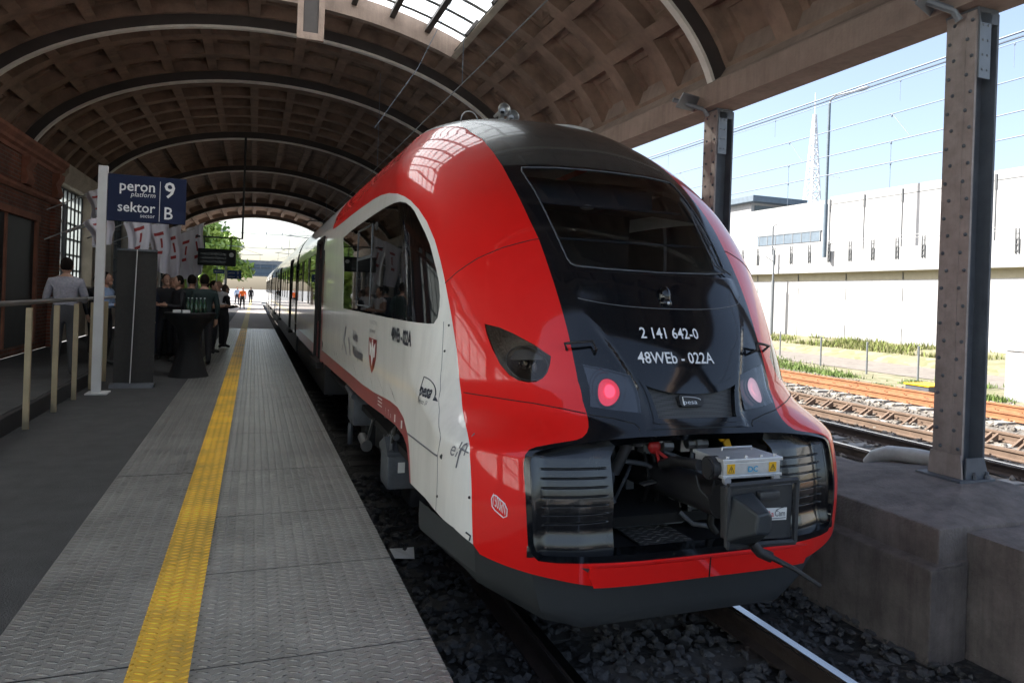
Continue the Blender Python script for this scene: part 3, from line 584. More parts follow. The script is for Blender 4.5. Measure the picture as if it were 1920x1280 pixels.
# --- head and tail lamps
def disc_on(mb, s0, z0, rs, rz, off, n=24, mi=0, dome=0.):
    c = on_nose(s0, z0, off+dome); vs = [c]
    for k in range(n): vs.append(on_nose(s0+rs*math.cos(2*PI*k/n), z0+rz*math.sin(2*PI*k/n), off))
    fs = [(0, 1+k, 1+(k+1) % n) for k in range(n)]
    ar = 1
    return mb.add(vs, fs if rs > 0 else [f[::-1] for f in fs], mi)
for sg, f in ((1, lambda q: q), (-1, mir)):
    hl = panel('headlight', f(headlight), M['lens'], TR, off=-.002)
    panel('headlight_bowl', f(headlight), M['bowl'], hl, off=lambda s, z: -.012-.075*np.exp(-(((np.abs(s)-.65)/.085)**2+((z-1.205)/.09)**2)*1.2))
    b = MB()
    for (a, z, r) in ((-.675, 1.215, .034), (-.60, 1.19, .040)):
        disc_on(b, sg*a, z, sg*r, r*1.05, -.062, 20, 0, -.012); nose_line(b, [(sg*(a+r*math.cos(t*PI/10)), z+r*1.05*math.sin(t*PI/10)) for t in range(21)], .004, -.058)
    for k in range(9):
        t = 2*PI*k/9; c = on_nose(sg*(-.675+.018*math.cos(t)), 1.215+.018*math.sin(t), -.056); b.ell(c, (.006,)*3, 6, 5)
    P_('reflector', b, M['reflector'], hl, 40)
    b = MB(); nose_line(b, [(sg*(-.648+.098*math.cos(t*PI/20)), 1.205+.100*math.sin(t*PI/20)) for t in range(41)], .0035, -.006); P_('lens_ring', b, M['galv'], hl, 60)
    bx = panel('tail_lamp_housing', f(lampbox), M['black'], TR, off=lambda s, z: -.022-.01*np.exp(-(((np.abs(s)-.305)/.06)**2+((z-1.067)/.09)**2)), skirt=.03)
    b = MB(); disc_on(b, sg*-.305, 1.067, sg*.045, .076, -.020, 28, 0, .02); P_('tail_lamp', b, M['taillit'] if sg > 0 else M['lampsheen'], bx, 60)  # right lens carries a sky reflection in its colour
    b = MB(); disc_on(b, sg*-.302, 1.07, sg*.022, .038, -.004, 24, 0, .006); P_('lamp_core', b, M['tailcore'] if sg > 0 else M['lampsheen'], bx, 60)
    panel('lamp_cover', f(lampbox), M['cover_g'], bx, off=.007)
    b = MB(); nose_line(b, [(sg*(-.305+.048*math.cos(t*PI/14)), 1.067+.081*math.sin(t*PI/14)) for t in range(29)], .006, -.016)
    for r_ in (1.3, 1.55): nose_line(b, [(sg*(-.31+.048*r_*math.cos(t*PI/14)), 1.075+.081*r_*math.sin(t*PI/14)) for t in range(6, 16)], .003, -.019)
    P_('lamp_rim', b, M['black'], bx, 60)
    # thin seams in the red shell and the fairing
    b = MB()
    nose_line(b, [(sg*a, z) for a, z in ((-1.063, 1.683), (-.972, 1.757), (-.823, 1.854), (-.656, 1.934), (-.488, 1.993), (-.461, 1.998))], .0035, 0)
    nose_line(b, [(sg*a, z) for a, z in ((-1.0, .992), (-.854, .991), (-.624, .98), (-.478, .96), (-.389, .942))], .0035, 0)
    nose_line(b, [(sg*a, z) for a, z in ((-.382, .938), (-.27, .921), (-.178, .894), (-.155, .872), (-.139, .839))], .0035, 0)
    P_('body_seam', b, M['rubber'])
    b = MB(); nose_line(b, [(sg*a, z) for a, z in ((-1.099, 1.422), (-1.123, 1.255), (-1.143, 1.115), (-1.176, .983), (-1.249, .867), (-1.363, .788), (-1.476, .62), (-1.50, .29))], .0022, 0); nose_line(b, [(sg*-2.375, .59), (sg*-1.476, .62)], .006, 0)
    P_('panel_joint', b, M['txt_grey'])
    b = MB()
    for a, z in ((-1.062, 1.40), (-1.109, 1.229), (-1.478, .383), (-1.059, .457)): b.ell(on_nose(sg*a, z, 0), (.009,)*3, 8, 6)
    nose_line(b, [(sg*-1.40, .632), (sg*-1.385, .628)], .017, -.006, 8)
    P_('panel_screw', b, M['blackmatt'])
# --- grille with badge
gf = panel('grille_frame', grout, M['black'], TR, holes=[grin], off=lambda s, z: .016+.006*np.ones_like(s), skirt=.04)
gm, gt, gb = nodes('grille_mesh'); L_ = gt.links.new
tc = gt.nodes.new('ShaderNodeTexCoord'); vo = gt.nodes.new('ShaderNodeTexVoronoi'); vo.inputs['Scale'].default_value = 95; vo.inputs['Randomness'].default_value = 0
L_(tc.outputs['Object'], vo.inputs[0]); rp = gt.nodes.new('ShaderNodeMapRange'); rp.inputs[1].default_value = .25; rp.inputs[2].default_value = .45; rp.inputs[3].default_value = .002; rp.inputs[4].default_value = .05
L_(vo.outputs['Distance'], rp.inputs[0]); L_(rp.outputs[0], gb.inputs['Base Color']); gb.inputs['Roughness'].default_value = .5
panel('grille', grin, gm, gf, off=-.012)
b = MB(); bz0, bz1 = .982, 1.045
def fpt(d, z, off): return on_nose(front_s(d, z), z, off)
bd = [(-.118, bz1-.012), (-.105, bz1), (.045, bz1), (.055, bz1-.012), (.050, bz0+.01), (.038, bz0), (-.10, bz0), (-.112, bz0+.01)]
vs = [fpt(d, z, .022) for d, z in bd]+[fpt(d, z, -.02) for d, z in bd]; n = len(bd)
b.add(vs, [tuple(range(n-1, -1, -1)), tuple(range(n, 2*n))]+[(i, (i+1) % n, n+(i+1) % n, n+i) for i in range(n)])
bdg = P_('maker_badge', b, M['blackmatt'], gf)
b = MB(); put_text(b, 'pesa', lambda x, y: fpt(-.092+x, .994+y*.9, .024), .040, xs=1.35)
def arcpts(x0, x1, z0, z1, n=12): return [(x0, z0)]+[(x0+(x1-x0)*math.sin(t*PI/2/n)**1.0, z1-(z1-z0-.004)*(1-math.cos(t*PI/2/n))) for t in range(n+1)]
b.tube([fpt(d, z, .024) for d, z in [(-.092, .992)]+arcpts(-.092, .03, 1.012, 1.036)[1:]], .0028, 5)
P_('badge_lettering', b, M['alu'], bdg)
# --- camera blister, handles, lines, front numbers
b = MB(); c = Vector(on_nose(-.01, 1.64, .0)); b.ell(c, (.045, .05, .07), 18, 12); b.ell(c+Vector((0, -.012, -.04)), (.05, .05, .035), 18, 10); cd = P_('camera_blister', b, M['black'], TR, 80)
b = MB(); b.ell(c+Vector((0, -.052, -.04)), (.014, .012, .014), 12, 8); P_('camera_lens', b, M['alu'], cd, 80)
for sg in (-1, 1):
    b = MB(); b.tube([on_nose(sg*.335, 1.292, 0), on_nose(sg*.335, 1.292, .05), on_nose(sg*.345, 1.335, .05), on_nose(sg*.40, 1.325, .055), on_nose(sg*.46, 1.315, .05), on_nose(sg*.455, 1.295, 0)], .009, 6)
    P_('grab_handle', b, M['blackmatt'], TR, 60)
b = MB()
put_text(b, '2 141 642-0', lambda x, y: fpt(-.285+x, 1.372+y*.93, .021), .098, xs=.86, bold=.012); P_('vehicle_number', b, M['txt_white'])
b = MB()
put_text(b, '48WEb - 022A', lambda x, y: fpt(-.335+x, 1.226+y*.93, .022), .100, xs=.86, bold=.012); P_('type_number', b, M['txt_white'])
# --- wipers, blind line behind the glass
b = MB()
for pts in ([(.37, 1.80), (.30, 1.86), (.335, 2.30)], [(.33, 1.81), (.275, 1.86), (.30, 2.24)]): b.tube([on_nose(a, z, .022) for a, z in pts], .006, 6)
b.tube([on_nose(.325, z, .016) for z in (2.02, 2.12, 2.22, 2.32, 2.40)], .011, 6)
P_('wiper', b, M['boxgrey'], TR, 60)
# --- side lettering
def sp_(y, z, off=.002): return on_nose(side_s(y, z), z, off)
b = MB(); put_text(b, '48WEb - 022A', lambda x, y: sp_(5.80-x, 1.222+y, .003), .15, xs=.80, bold=.035); P_('side_number', b, M['txt_dark'])
b = MB(); put_text(b, 'pesa', lambda x, y: sp_(4.74-x, .915+y, .003), .115, xs=.92, bold=.03)
put_text(b, 'Bydgoszcz  SA', lambda x, y: sp_(4.74-x, .868+y, .003), .042, xs=.80)
b.tube([sp_(y, z, .003) for y, z in [(4.745, .94), (4.745, 1.035)]], .003, 5); b.tube([sp_(4.745-.25*math.sin(t*PI/20), 1.035-.125*(1-math.cos(t*PI/20)), .003) for t in range(11)], .004, 5)
b.add([sp_(4.49, .91, .003), sp_(4.43, .91, .003), sp_(4.49, .935, .003)], [(0, 1, 2)])
P_('maker_logo', b, M['txt_dark'])
b = MB(); sh = [(6.98, 1.165), (6.52, 1.165)]+[(6.52+.015*0, 1.05), (6.545, .98), (6.62, .90), (6.75, .835), (6.88, .90), (6.955, .98), (6.98, 1.05)]
b.add([sp_(y, z, .003) for y, z in sh], [tuple(range(len(sh)))]); ca = P_('coat_of_arms', b, M['stripe'])
b = MB()                                                     # white eagle of the shield: spread wings, body, tail
for q in ([(6.93, 1.14), (6.90, 1.0), (6.84, .99), (6.80, 1.07), (6.84, 1.10)], [(6.57, 1.14), (6.60, 1.0), (6.66, .99), (6.70, 1.07), (6.66, 1.10)], [(6.79, 1.13), (6.71, 1.13), (6.70, .98), (6.75, .90), (6.80, .98)], [(6.78, 1.155), (6.72, 1.155), (6.73, 1.13), (6.77, 1.13)]):
    b.add([sp_(y, z, .005) for y, z in q], [tuple(range(len(q)))])
P_('shield_eagle', b, M['white_lbl'], ca)
b = MB(); put_text(b, 'WOJEWÓDZTWO', lambda x, y: sp_(6.98-x, 1.30+y, .003), .052, xs=1.0); put_text(b, 'WIELKOPOLSKIE', lambda x, y: sp_(6.98-x, 1.215+y, .003), .052, xs=.95); P_('shield_caption', b, M['txt_grey'])
b = MB(); put_text(b, 'Koleje', lambda x, y: sp_(8.15-x, 1.06+y, .003), .16, xs=.9, bold=.03); put_text(b, 'Wielkopolskie', lambda x, y: sp_(8.15-x, .89+y, .003), .16, xs=.86, bold=.03)
P_('operator_name', b, M['txt_grey'])
b = MB()
for q in ([(8.92, 1.17), (8.80, 1.17), (8.95, .99), (9.05, .99)], [(9.05, .99), (8.95, .99), (8.62, .84), (8.74, .84)], [(8.60, 1.06), (8.50, 1.06), (8.30, .86), (8.40, .86)], [(9.15, .93), (9.08, .93), (9.12, .86), (9.2, .86)]):
    b.add([sp_(y, z, .003) for y, z in q], [(0, 1, 2, 3)])
P_('operator_emblem', b, M['txt_grey'])
b = MB(); put_text(b, 'elf', lambda x, y: sp_(4.03-x*1.0, .66+y, .003), .13, xs=.8, shear=.35, bold=.002); b.tube([sp_(3.925, .80, .003), sp_(3.94, .70, .003), sp_(3.95, .60, .003)], .004, 5); b.tube([sp_(3.93, .71, .003), sp_(3.88, .70, .003)], .004, 5); b.tube([sp_(3.90, .74, .003), sp_(3.905, .68, .003)], .003, 5)
P_('model_lettering', b, M['txt_grey'])
b = MB()
vs_, fs_ = text_geo('1500kN', .095, bold=.0); w_ = max(v[0] for v in vs_)
b.add([on_nose(-.866+.088*x/w_, .448+y-.048*x/w_, .003) for x, y in vs_], fs_)
ov = [(-.862, .50), (-.875, .478), (-.870, .437), (-.85, .418), (-.79, .385), (-.768, .395), (-.766, .432), (-.785, .463), (-.84, .497), (-.862, .50)]
nose_line(b, ov, .003, .002); P_('load_mark', b, M['txt_white'])
b = MB(); nose_line(b, [(-1.078, .255), (-1.035, .243), (-1.045, .215)], .005, .002); P_('jacking_mark', b, M['txt_dark'])
b = MB()
for k, y in enumerate((6.35, 5.95, 5.83, 5.72, 5.55, 5.28)):
    if k == 0:
        for zz in (.60, .63, .66): b.add([sp_(y, zz, .003), sp_(y-.22, zz+.006, .003), sp_(y-.22, zz+.016, .003), sp_(y, zz+.010, .003)], [(0, 1, 2, 3)])
    else: b.add([sp_(y, .585, .004), sp_(y-.05, .59, .004), sp_(y-.05, .65, .004), sp_(y, .645, .004)], [(0, 1, 2, 3)]) if k > 3 else put_text(b, ['?', 'T', 'n'][k-1], lambda x, yy: sp_(y-x, .59+yy, .004), .07)
P_('stripe_marks', b, M['white_lbl'])
# --- cab interior seen through the panes
b = MB(); b.box(XC-1.36, XC+1.36, 4.75, 12, .62, .70); b.box(XC-1.30, XC+1.30, 9.35, 9.42, .7, 2.7); b.box(XC-1.2, XC-.25, 6.6, 6.66, .7, 1.95); b.box(XC+.25, XC+1.2, 6.6, 6.66, .7, 2.5)
b.prism([(4.22, 1.50), (4.6, 1.60), (5.2, 1.58), (5.25, 1.48), (4.9, 1.1), (4.9, .9), (4.2, .9)], 'x', XC-.72, XC+.72); b.prism([(4.75, 1.5), (4.8, 1.56), (5.2, 1.56), (5.25, 1.48), (4.9, 1.1), (4.9, .9), (4.75, .9)], 'x', XC-1.1, XC+1.1)
P_('cab_console', b, M['interior'])
b = MB(); b.box(XC-1.0, XC+1.0, 5.65, 9.3, 2.58, 2.62); b.box(XC-.62, XC+.62, 5.20, 5.24, 2.36, 2.56)
P_('cab_ceiling', b, M['interior'])
b = MB(); b.box(XC-.25, XC+.25, 5.55, 6.0, 1.12, 1.24, 0, .04); b.box(XC-.24, XC+.24, 5.98, 6.1, 1.2, 1.95, 0, .05); b.box(XC-.06, XC+.06, 5.7, 5.84, .7, 1.15); P_('driver_seat', b, M['blackmatt'])
b = MB(); b.ell((XC+.02, 5.22, 2.36), (.06, .05, .022), 12, 8); P_('cab_lamp', b, M['white_lbl'])
for zz, yy in ((2.30, 4.72), (2.02, 4.42)):
    b = MB(); b.tube([(XC-.62, yy+.03, zz), (XC+.62, yy+.03, zz)], .008, 6); P_('sun_blind_rail', b, M['boxgrey'])
for y in (5.75, 6.72, 8.62):
    b = MB(); b.tube([on_nose(side_s(y, z), z, -.045) for z in (1.40, 1.6, 1.8, 2.0, 2.2, 2.34)], .03, 6); P_('window_post', b, M['blackmatt'])
b = MB()
for (y0, y1, z0, z1) in ((7.05, 8.05, 1.46, 2.28),):
    b.tube([(XC-1.432, y, z) for y, z in ((y0, z0), (y1, z0), (y1, z1), (y0, z1), (y0, z0))], .012, 6); b.box(XC-1.44, XC-1.425, y0, y1, 1.95, 1.98)
P_('hopper_frame', b, M['boxgrey'])
b = MB(); b.ell((XC-1.40, 6.82, 2.24), (.05, .08, .06), 12, 8); P_('mirror_camera', b, M['blackmatt'])
# --- horns and aerial on the roof
for i, (x, z) in enumerate(((XC-.20, 3.50), (XC-.06, 3.475))):
    b = MB(); y = 6.75+.12*i
    b.lathe([(.014, .30), (.02, .18), (.036, .06), (.062, .01), (.068, -.005), (.06, -.002), (.03, .05)], (x, y, z), 18, axis='y'); b.box(x-.02, x+.02, y+.05, y+.12, z-.09, z)
    P_('horn', b, M['metal'], TR, 50)
b = MB(); b.tube([(XC-.52+.09*math.cos(t*PI/10), 6.9, 3.38+.10*math.sin(t*PI/10)) for t in range(11)], .006, 6); P_('roof_eye', b, M['metal'])
b = MB(); b.ell((XC+.25, 6.25, 3.22), (.30, .22, .05), 20, 8); P_('aerial_dome', b, M['white'], TR, 80)
# --- plough under the bumper
def plow(z): 
    k = (z+.03)/-.27
    return [(-1.36, 4.9), (-1.22+.05*k, 4.02+.1*k), (-.98+.10*k, 3.66+.08*k), (-.72+.04*k, 3.53+.11*k), (.72-.04*k, 3.53+.11*k), (.98-.10*k, 3.66+.08*k), (1.22-.05*k, 4.02+.1*k), (1.36, 4.9)]
b = MB(); lv = [.13, .03, -.06, -.16, -.26, -.285]; pf = [plow(max(z, -.30)) for z in lv]
lv_b = [0, 0, 0, 0, .0, .0]
vs = []
for q, z in zip(pf, lv):
    for i, (d, y) in enumerate(q):
        rise = (.30 if i in (0, 7) else .13 if i in (1, 6) else .03 if i in (2, 5) else 0) if z < -.2 else (.12 if i in (0, 7) else .05 if i in (1, 6) else 0) if z < -.1 else 0
        vs.append((XC+d, y+(.015 if z < -.27 else 0), z+rise))
n = 8; fs = [(i*n+k, i*n+k+1, (i+1)*n+k+1, (i+1)*n+k) for i in range(len(lv)-1) for k in range(n-1)]
fs = [f[::-1] for f in fs]
b.add(vs, fs); b.add([(x, y+.04, z) for x, y, z in vs], [f[::-1] for f in fs]); o = P_('plough', b, M['grey'], TR, 25)
# --- underside filler so that nothing shows through below the bumper
b = MB(); b.prism([(XC-1.3, 4.2), (XC-.9, 3.75), (XC+.9, 3.75), (XC+1.3, 4.2), (XC+1.3, 12), (XC-1.3, 12)], 'z', .24, .30); P_('underframe', b, M['dark'])
# --- coupler
b = MB(); b.tube([(XC, 4.5, .46), (XC, 3.3, .50)], [.11, .10], 14); b.box(XC-.15, XC+.19, 3.06, 3.12, .39, .655, 0, .02)
cp = P_('coupler', b, M['blackmatt'], TR, 40)
b = MB(); fr = [(XC-.205, .365), (XC+.225, .355), (XC+.23, .685), (XC-.21, .675)]
b.prism([(XC-.18, .385), (XC+.205, .378), (XC+.21, .66), (XC-.19, .652)], 'y', 3.0, 3.08)
for i in range(4):
    p, q = fr[i], fr[(i+1) % 4]; b.tube([(p[0], 2.99, p[1]), (q[0], 2.99, q[1])], .017, 6)
b.box(XC-.03, XC+.10, 2.96, 3.0, .595, .64, 0, .012)
P_('coupler_cover', b, M['cgrey'], cp, 30)
b = MB()                                                     # faceted hood over the coupling cone
bs = [(-.20, .39), (-.02, .36), (.02, .40), (.02, .58), (-.04, .635), (-.17, .625)]; tp = [(-.225, .485), (-.145, .48), (-.127, .50), (-.127, .572), (-.15, .592), (-.215, .582)]
bs = [(x*1.0-.02, z) for x, z in bs]
vs = [(XC+x, 2.985, z) for x, z in bs]+[(XC+x+.04, 2.80, z) for x, z in tp]; n = 6
b.add(vs, [tuple(range(n, 2*n))]+[(i, (i+1) % n, n+(i+1) % n, n+i) for i in range(n)]); bm_ = b
hd = P_('coupler_hood', b, M['cover'], cp); md = hd.modifiers.new('bevel', 'BEVEL'); md.width = .012; md.segments = 2; md.limit_method = 'NONE'
b = MB(); b.tube([(XC-.075, 2.96, .385), (XC-.03, 2.95, .335), (XC+.02, 2.92, .315)], .028, 10); b.tube([(XC+.0, 2.93, .325), (XC+.10, 2.84, .275), (XC+.172, 2.75, .222)], [.016, .013, .010], 8); b.ell((XC+.172, 2.75, .222), (.011, .011, .011), 8, 6)
P_('uncoupling_lever', b, M['blackmatt'], cp, 50)
b = MB(); b.add([(XC+.015, 2.995, .482), (XC+.172, 2.995, .475), (XC+.174, 2.995, .540), (XC+.018, 2.995, .546)], [(0, 1, 2, 3)]); lb = P_('maker_sticker', b, M['white_lbl'], cp)
b = MB(); put_text(b, 'nRa', lambda x, y: (XC+.022+x, 2.992, .500+y-.03*x), .045, xs=.95); P_('sticker_red_text', b, M['txt_red'], cp)
b = MB(); put_text(b, 'Cam', lambda x, y: (XC+.092+x, 2.992, .499+y-.03*x), .045, xs=.82); b.tube([(XC+.10+.05*t/8, 2.992, .53+.012*math.sin(t*PI/16)) for t in range(9)], .0015, 4); b.box(XC+.03, XC+.165, 2.992, 2.9935, .486, .489); P_('sticker_black_text', b, M['txt_dark'], cp)
b = MB(); b.box(XC-.157, XC+.212, 3.1, 3.36, .695, .765, 0, .006); b.box(XC-.168, XC+.222, 3.09, 3.37, .765, .785, 0, .004); b.box(XC-.165, XC+.22, 3.092, 3.36, .682, .698, 0, .003)
for x in (-.12, .0, .1, .19): b.lathe([(.009, 0), (.009, .012)], (XC+x, 3.12, .785), 8)
b.tube([(XC-.02, 3.3, .785), (XC-.02, 3.3, .80), (XC+.18, 3.3, .80), (XC+.18, 3.3, .785)], .005, 6)
for x in (-.14, .18): b.lathe([(.022, -.01), (.022, .012)], (XC+x, 3.095, .672), 12, axis='y')
eb = P_('electric_head_box', b, M['alu'], cp)
b = MB(); put_text(b, 'DC', lambda x, y: (XC-.004+x, 3.097, .712+y), .042, xs=1.1, bold=.02); P_('box_lettering', b, M['txt_blue'], eb)
for x in (-.112, .160):
    b = MB(); b.box(XC+x-.024, XC+x+.024, 3.0965, 3.099, .706, .758); w = P_('warning_label', b, M['yellow'], eb)
    b = MB(); b.tube([(XC+x-.017, 3.0955, .714), (XC+x+.017, 3.0955, .714), (XC+x, 3.0955, .748), (XC+x-.017, 3.0955, .714)], .002, 4); b.tube([(XC+x+.003, 3.0955, .738), (XC+x-.002, 3.0955, .727), (XC+x+.003, 3.0955, .727), (XC+x, 3.0955, .718)], .0013, 4); P_('hazard_triangle', b, M['txt_dark'], w)
b = MB(); b.tube([(XC-.20, 3.18, .725), (XC-.14, 3.18, .725)], .062, 18); b.tube([(XC-.21, 3.18, .725), (XC-.197, 3.18, .725)], .05, 18); b.tube([(XC-.22, 3.22, .73), (XC-.22, 3.45, .70), (XC-.15, 3.7, .62)], .03, 10)
P_('cable_gland', b, M['blackmatt'], cp, 45)
b = MB(); b.tube([(XC-.26, 3.2, .68), (XC-.27, 3.15, .62), (XC-.235, 3.12, .575), (XC-.195, 3.14, .60), (XC-.17, 3.16, .66)], .006, 7); P_('hose', b, M['rubber'], cp, 60)
b = MB(); b.tube([(XC+.085, 3.8, .335), (XC+.265, 3.8, .335)], .042, 16); b.tube([(XC+.085, 3.8, .335), (XC+.105, 3.8, .335)], .060, 16); b.tube([(XC+.245, 3.8, .335), (XC+.265, 3.8, .335)], .060, 16)
for t in range(6): a = t*PI/3; b.tube([(XC+.075, 3.8+.05*math.cos(a), .335+.05*math.sin(a)), (XC+.27, 3.8+.05*math.cos(a), .335+.05*math.sin(a))], .006, 5)
P_('buffer_cylinder', b, M['galv'], TR, 40)
for q in (((XC-.30, 3.9, .60), (XC-.12, 3.95, .56), (XC+.06, 3.9, .47)), ((XC-.45, 4.0, .70), (XC-.42, 3.95, .50), (XC-.36, 3.9, .34)), ((XC+.02, 3.75, .30), (XC+.08, 3.7, .24), (XC+.2, 3.68, .22)), ((XC-.05, 3.85, .66), (XC+.1, 3.8, .60), (XC+.2, 3.75, .50))):
    b = MB(); b.tube(q, .016, 8); P_('brake_hose', b, M['boxgrey'], TR, 60)
b = MB(); b.obox((XC-.12, 3.86, .47), (.075, 0, .012), (0, .03, 0), (0, 0, .004)); P_('latch_plate', b, M['metal'])
rr_ = np.random.default_rng(12)
for k in range(9):
    x0_ = XC-.45+.9*rr_.random(); z0_ = .74-.15*rr_.random(); x1_ = x0_+.3*(rr_.random()-.5); b = MB(); b.tube([(x0_, 4.25, z0_), (x0_+.03, 4.0, z0_-.05), ((x0_+x1_)/2, 3.92, .5), (x1_, 4.0, .30), (x1_, 4.3, .24)], .009+.008*rr_.random(), 7); P_('cable', b, M[['boxgrey', 'rubber', 'galv'][k % 3]], TR, 60)
for k in range(6): b = MB(); x_ = XC-.36+.14*k; b.box(x_-.035, x_+.035, 3.98, 4.06, .62+.03*(k % 2), .72); b.lathe([(.014, -.02), (.014, .0)], (x_, 3.98, .68), 6, axis='y'); P_('valve_block', b, M[['boxgrey', 'metal', 'galv'][k % 3]], TR)
for x in (-.42, -.26, -.02, .14): b = MB(); b.box(XC+x-.03, XC+x+.03, 4.3, 4.36, .2, .8); P_('bay_rib', b, M['galv'])
b = MB(); b.tube([(XC+.22, 3.55, .48), (XC+.165, 3.58, .45), (XC+.14, 3.6, .38), (XC+.14, 3.6, .26), (XC+.18, 3.6, .21)], .022, 10); P_('air_hose', b, M['rubber'], TR, 60)
b = MB(); b.box(XC-.36, XC-.01, 3.56, 3.86, .185, .195); P_('tread_plate', b, plate_mat('tread_plate_dark', (.10, .10, .105), .35, .5))
b = MB(); b.prism([(XC-.36, .185), (XC+.13, .185), (XC+.16, .215), (XC+.13, .25), (XC-.36, .245)], 'y', 3.88, 3.90)
for x in (-.25, -.05): b.lathe([(.012, -.012), (.012, 0)], (XC+x, 3.88, .215), 8, axis='y')
P_('mounting_bracket', b, M['galv'])
b = MB(); b.tube([(XC-.34, 3.85, .74), (XC-.02, 3.85, .72)], .02, 10); b.tube([(XC-.30, 3.86, .72), (XC-.34, 3.95, .52)], .035, 10); b.tube([(XC-.27, 3.84, .735), (XC-.22, 3.84, .73)], .034, 8); b.tube([(XC-.07, 3.84, .70), (XC-.0, 3.84, .695)], .034, 8); b.tube([(XC+.12, 3.85, .70), (XC+.27, 3.85, .70)], .03, 8); b.tube([(XC+.17, 3.84, .705), (XC+.21, 3.84, .705)], .042, 8)
P_('air_pipe', b, M['metal'], TR, 40)
b = MB(); b.ell((XC-.15, 3.80, .705), (.045, .03, .045), 10, 7); b.obox((XC-.135, 3.78, .645), (.012, 0, -.035), (.008, 0, .004), (0, .006, 0)); b.obox((XC-.10, 3.78, .655), (.035, 0, -.025), (.005, 0, .008), (0, .006, 0)); P_('shut_off_cock', b, M['redvalve'], TR, 40)
b = MB(); b.obox((XC+.385, 3.78, .695), (.018, 0, -.04), (.020, 0, .010), (0, .008, 0)); b.ell((XC+.355, 3.80, .735), (.025, .02, .02), 8, 6); P_('cock_handle', b, M['yellow'], TR)
# --- bogie, boxes and wheels under the first car
def wheel(mb, x, y, r=.43): mb.lathe([(r*.3, -.065), (r*.82, -.05), (r, -.065), (r, .05), (r+.03, .055), (r+.03, .07), (r*.8, .06), (r*.3, .08)], (x, y, -.52+r), 28, axis='x')
def bogie(yc):
    for sg in (-1, 1):
        b = MB()
        b.box(XC+sg*1.02-.07, XC+sg*1.02+.07, yc-1.75, yc+1.75, -.02, .18, 0, .03)
        for dy in (-1.3, 1.3): b.box(XC+sg*1.06-.12, XC+sg*1.06+.12, yc+dy-.2, yc+dy+.2, -.28, .12, 0, .04)
        b.tube([(XC+sg*1.1, yc-.25, -.1), (XC+sg*1.1, yc-.25, .35)], .10, 12); b.tube([(XC+sg*1.1, yc+.25, -.1), (XC+sg*1.1, yc+.25, .35)], .10, 12)
        bg_ = P_('bogie_frame', b, M['blackmatt'], TR, 40)
        for dy in (-1.3, 1.3):
            w = MB(); wheel(w, XC+sg*.72, yc+dy); P_('wheel', w, M['boxgrey'], bg_, 40)
bogie(7.6)
b = MB(); b.box(1.13, 1.62, 6.05, 6.42, -.10, .20, 0, .03); b.prism([(6.03, .20), (6.44, .20), (6.44, .24), (6.2, .34), (6.03, .23)], 'x', 1.12, 1.62); b.tube([(1.16, 6.05, .24), (1.2, 6.2, .38), (1.3, 6.35, .42)], .02, 8); b.tube([(1.2, 6.38, .30), (1.2, 6.05, .36)], .03, 8)
sb = P_('sander_box', b, M['boxgrey'], TR, 40)
b = MB(); b.box(1.22, 1.28, 6.043, 6.047, .05, .14); P_('box_label', b, M['white_lbl'], sb)
b = MB(); b.tube([(1.16, 7.45, .0), (1.16, 7.75, .03)], .05, 14); b.tube([(1.16, 7.42, -.005), (1.16, 7.46, .0)], .06, 14); b.tube([(1.18, 7.5, .05), (1.2, 7.3, .3)], .015, 6); P_('axle_sensor', b, M['metal'], TR, 40)
b = MB()
for k in range(4): b.tube([(1.2+.02*k, 6.0+.05*k, .5), (1.17, 6.1+.08*k, .3), (1.16+.01*k, 6.3+.06*k, .05)], .012, 6)
P_('cable_loom', b, M['rubber'], TR, 60)
b = MB(); b.box(1.12, 1.4, 8.25, 8.75, .05, .45, 0, .04); b.tube([(1.12, 8.2, .40), (1.12, 8.8, .44)], .035, 8); b.tube([(1.13, 8.5, .05), (1.13, 8.5, -.2)], .03, 8); P_('brake_unit', b, M['boxgrey'], TR, 40)
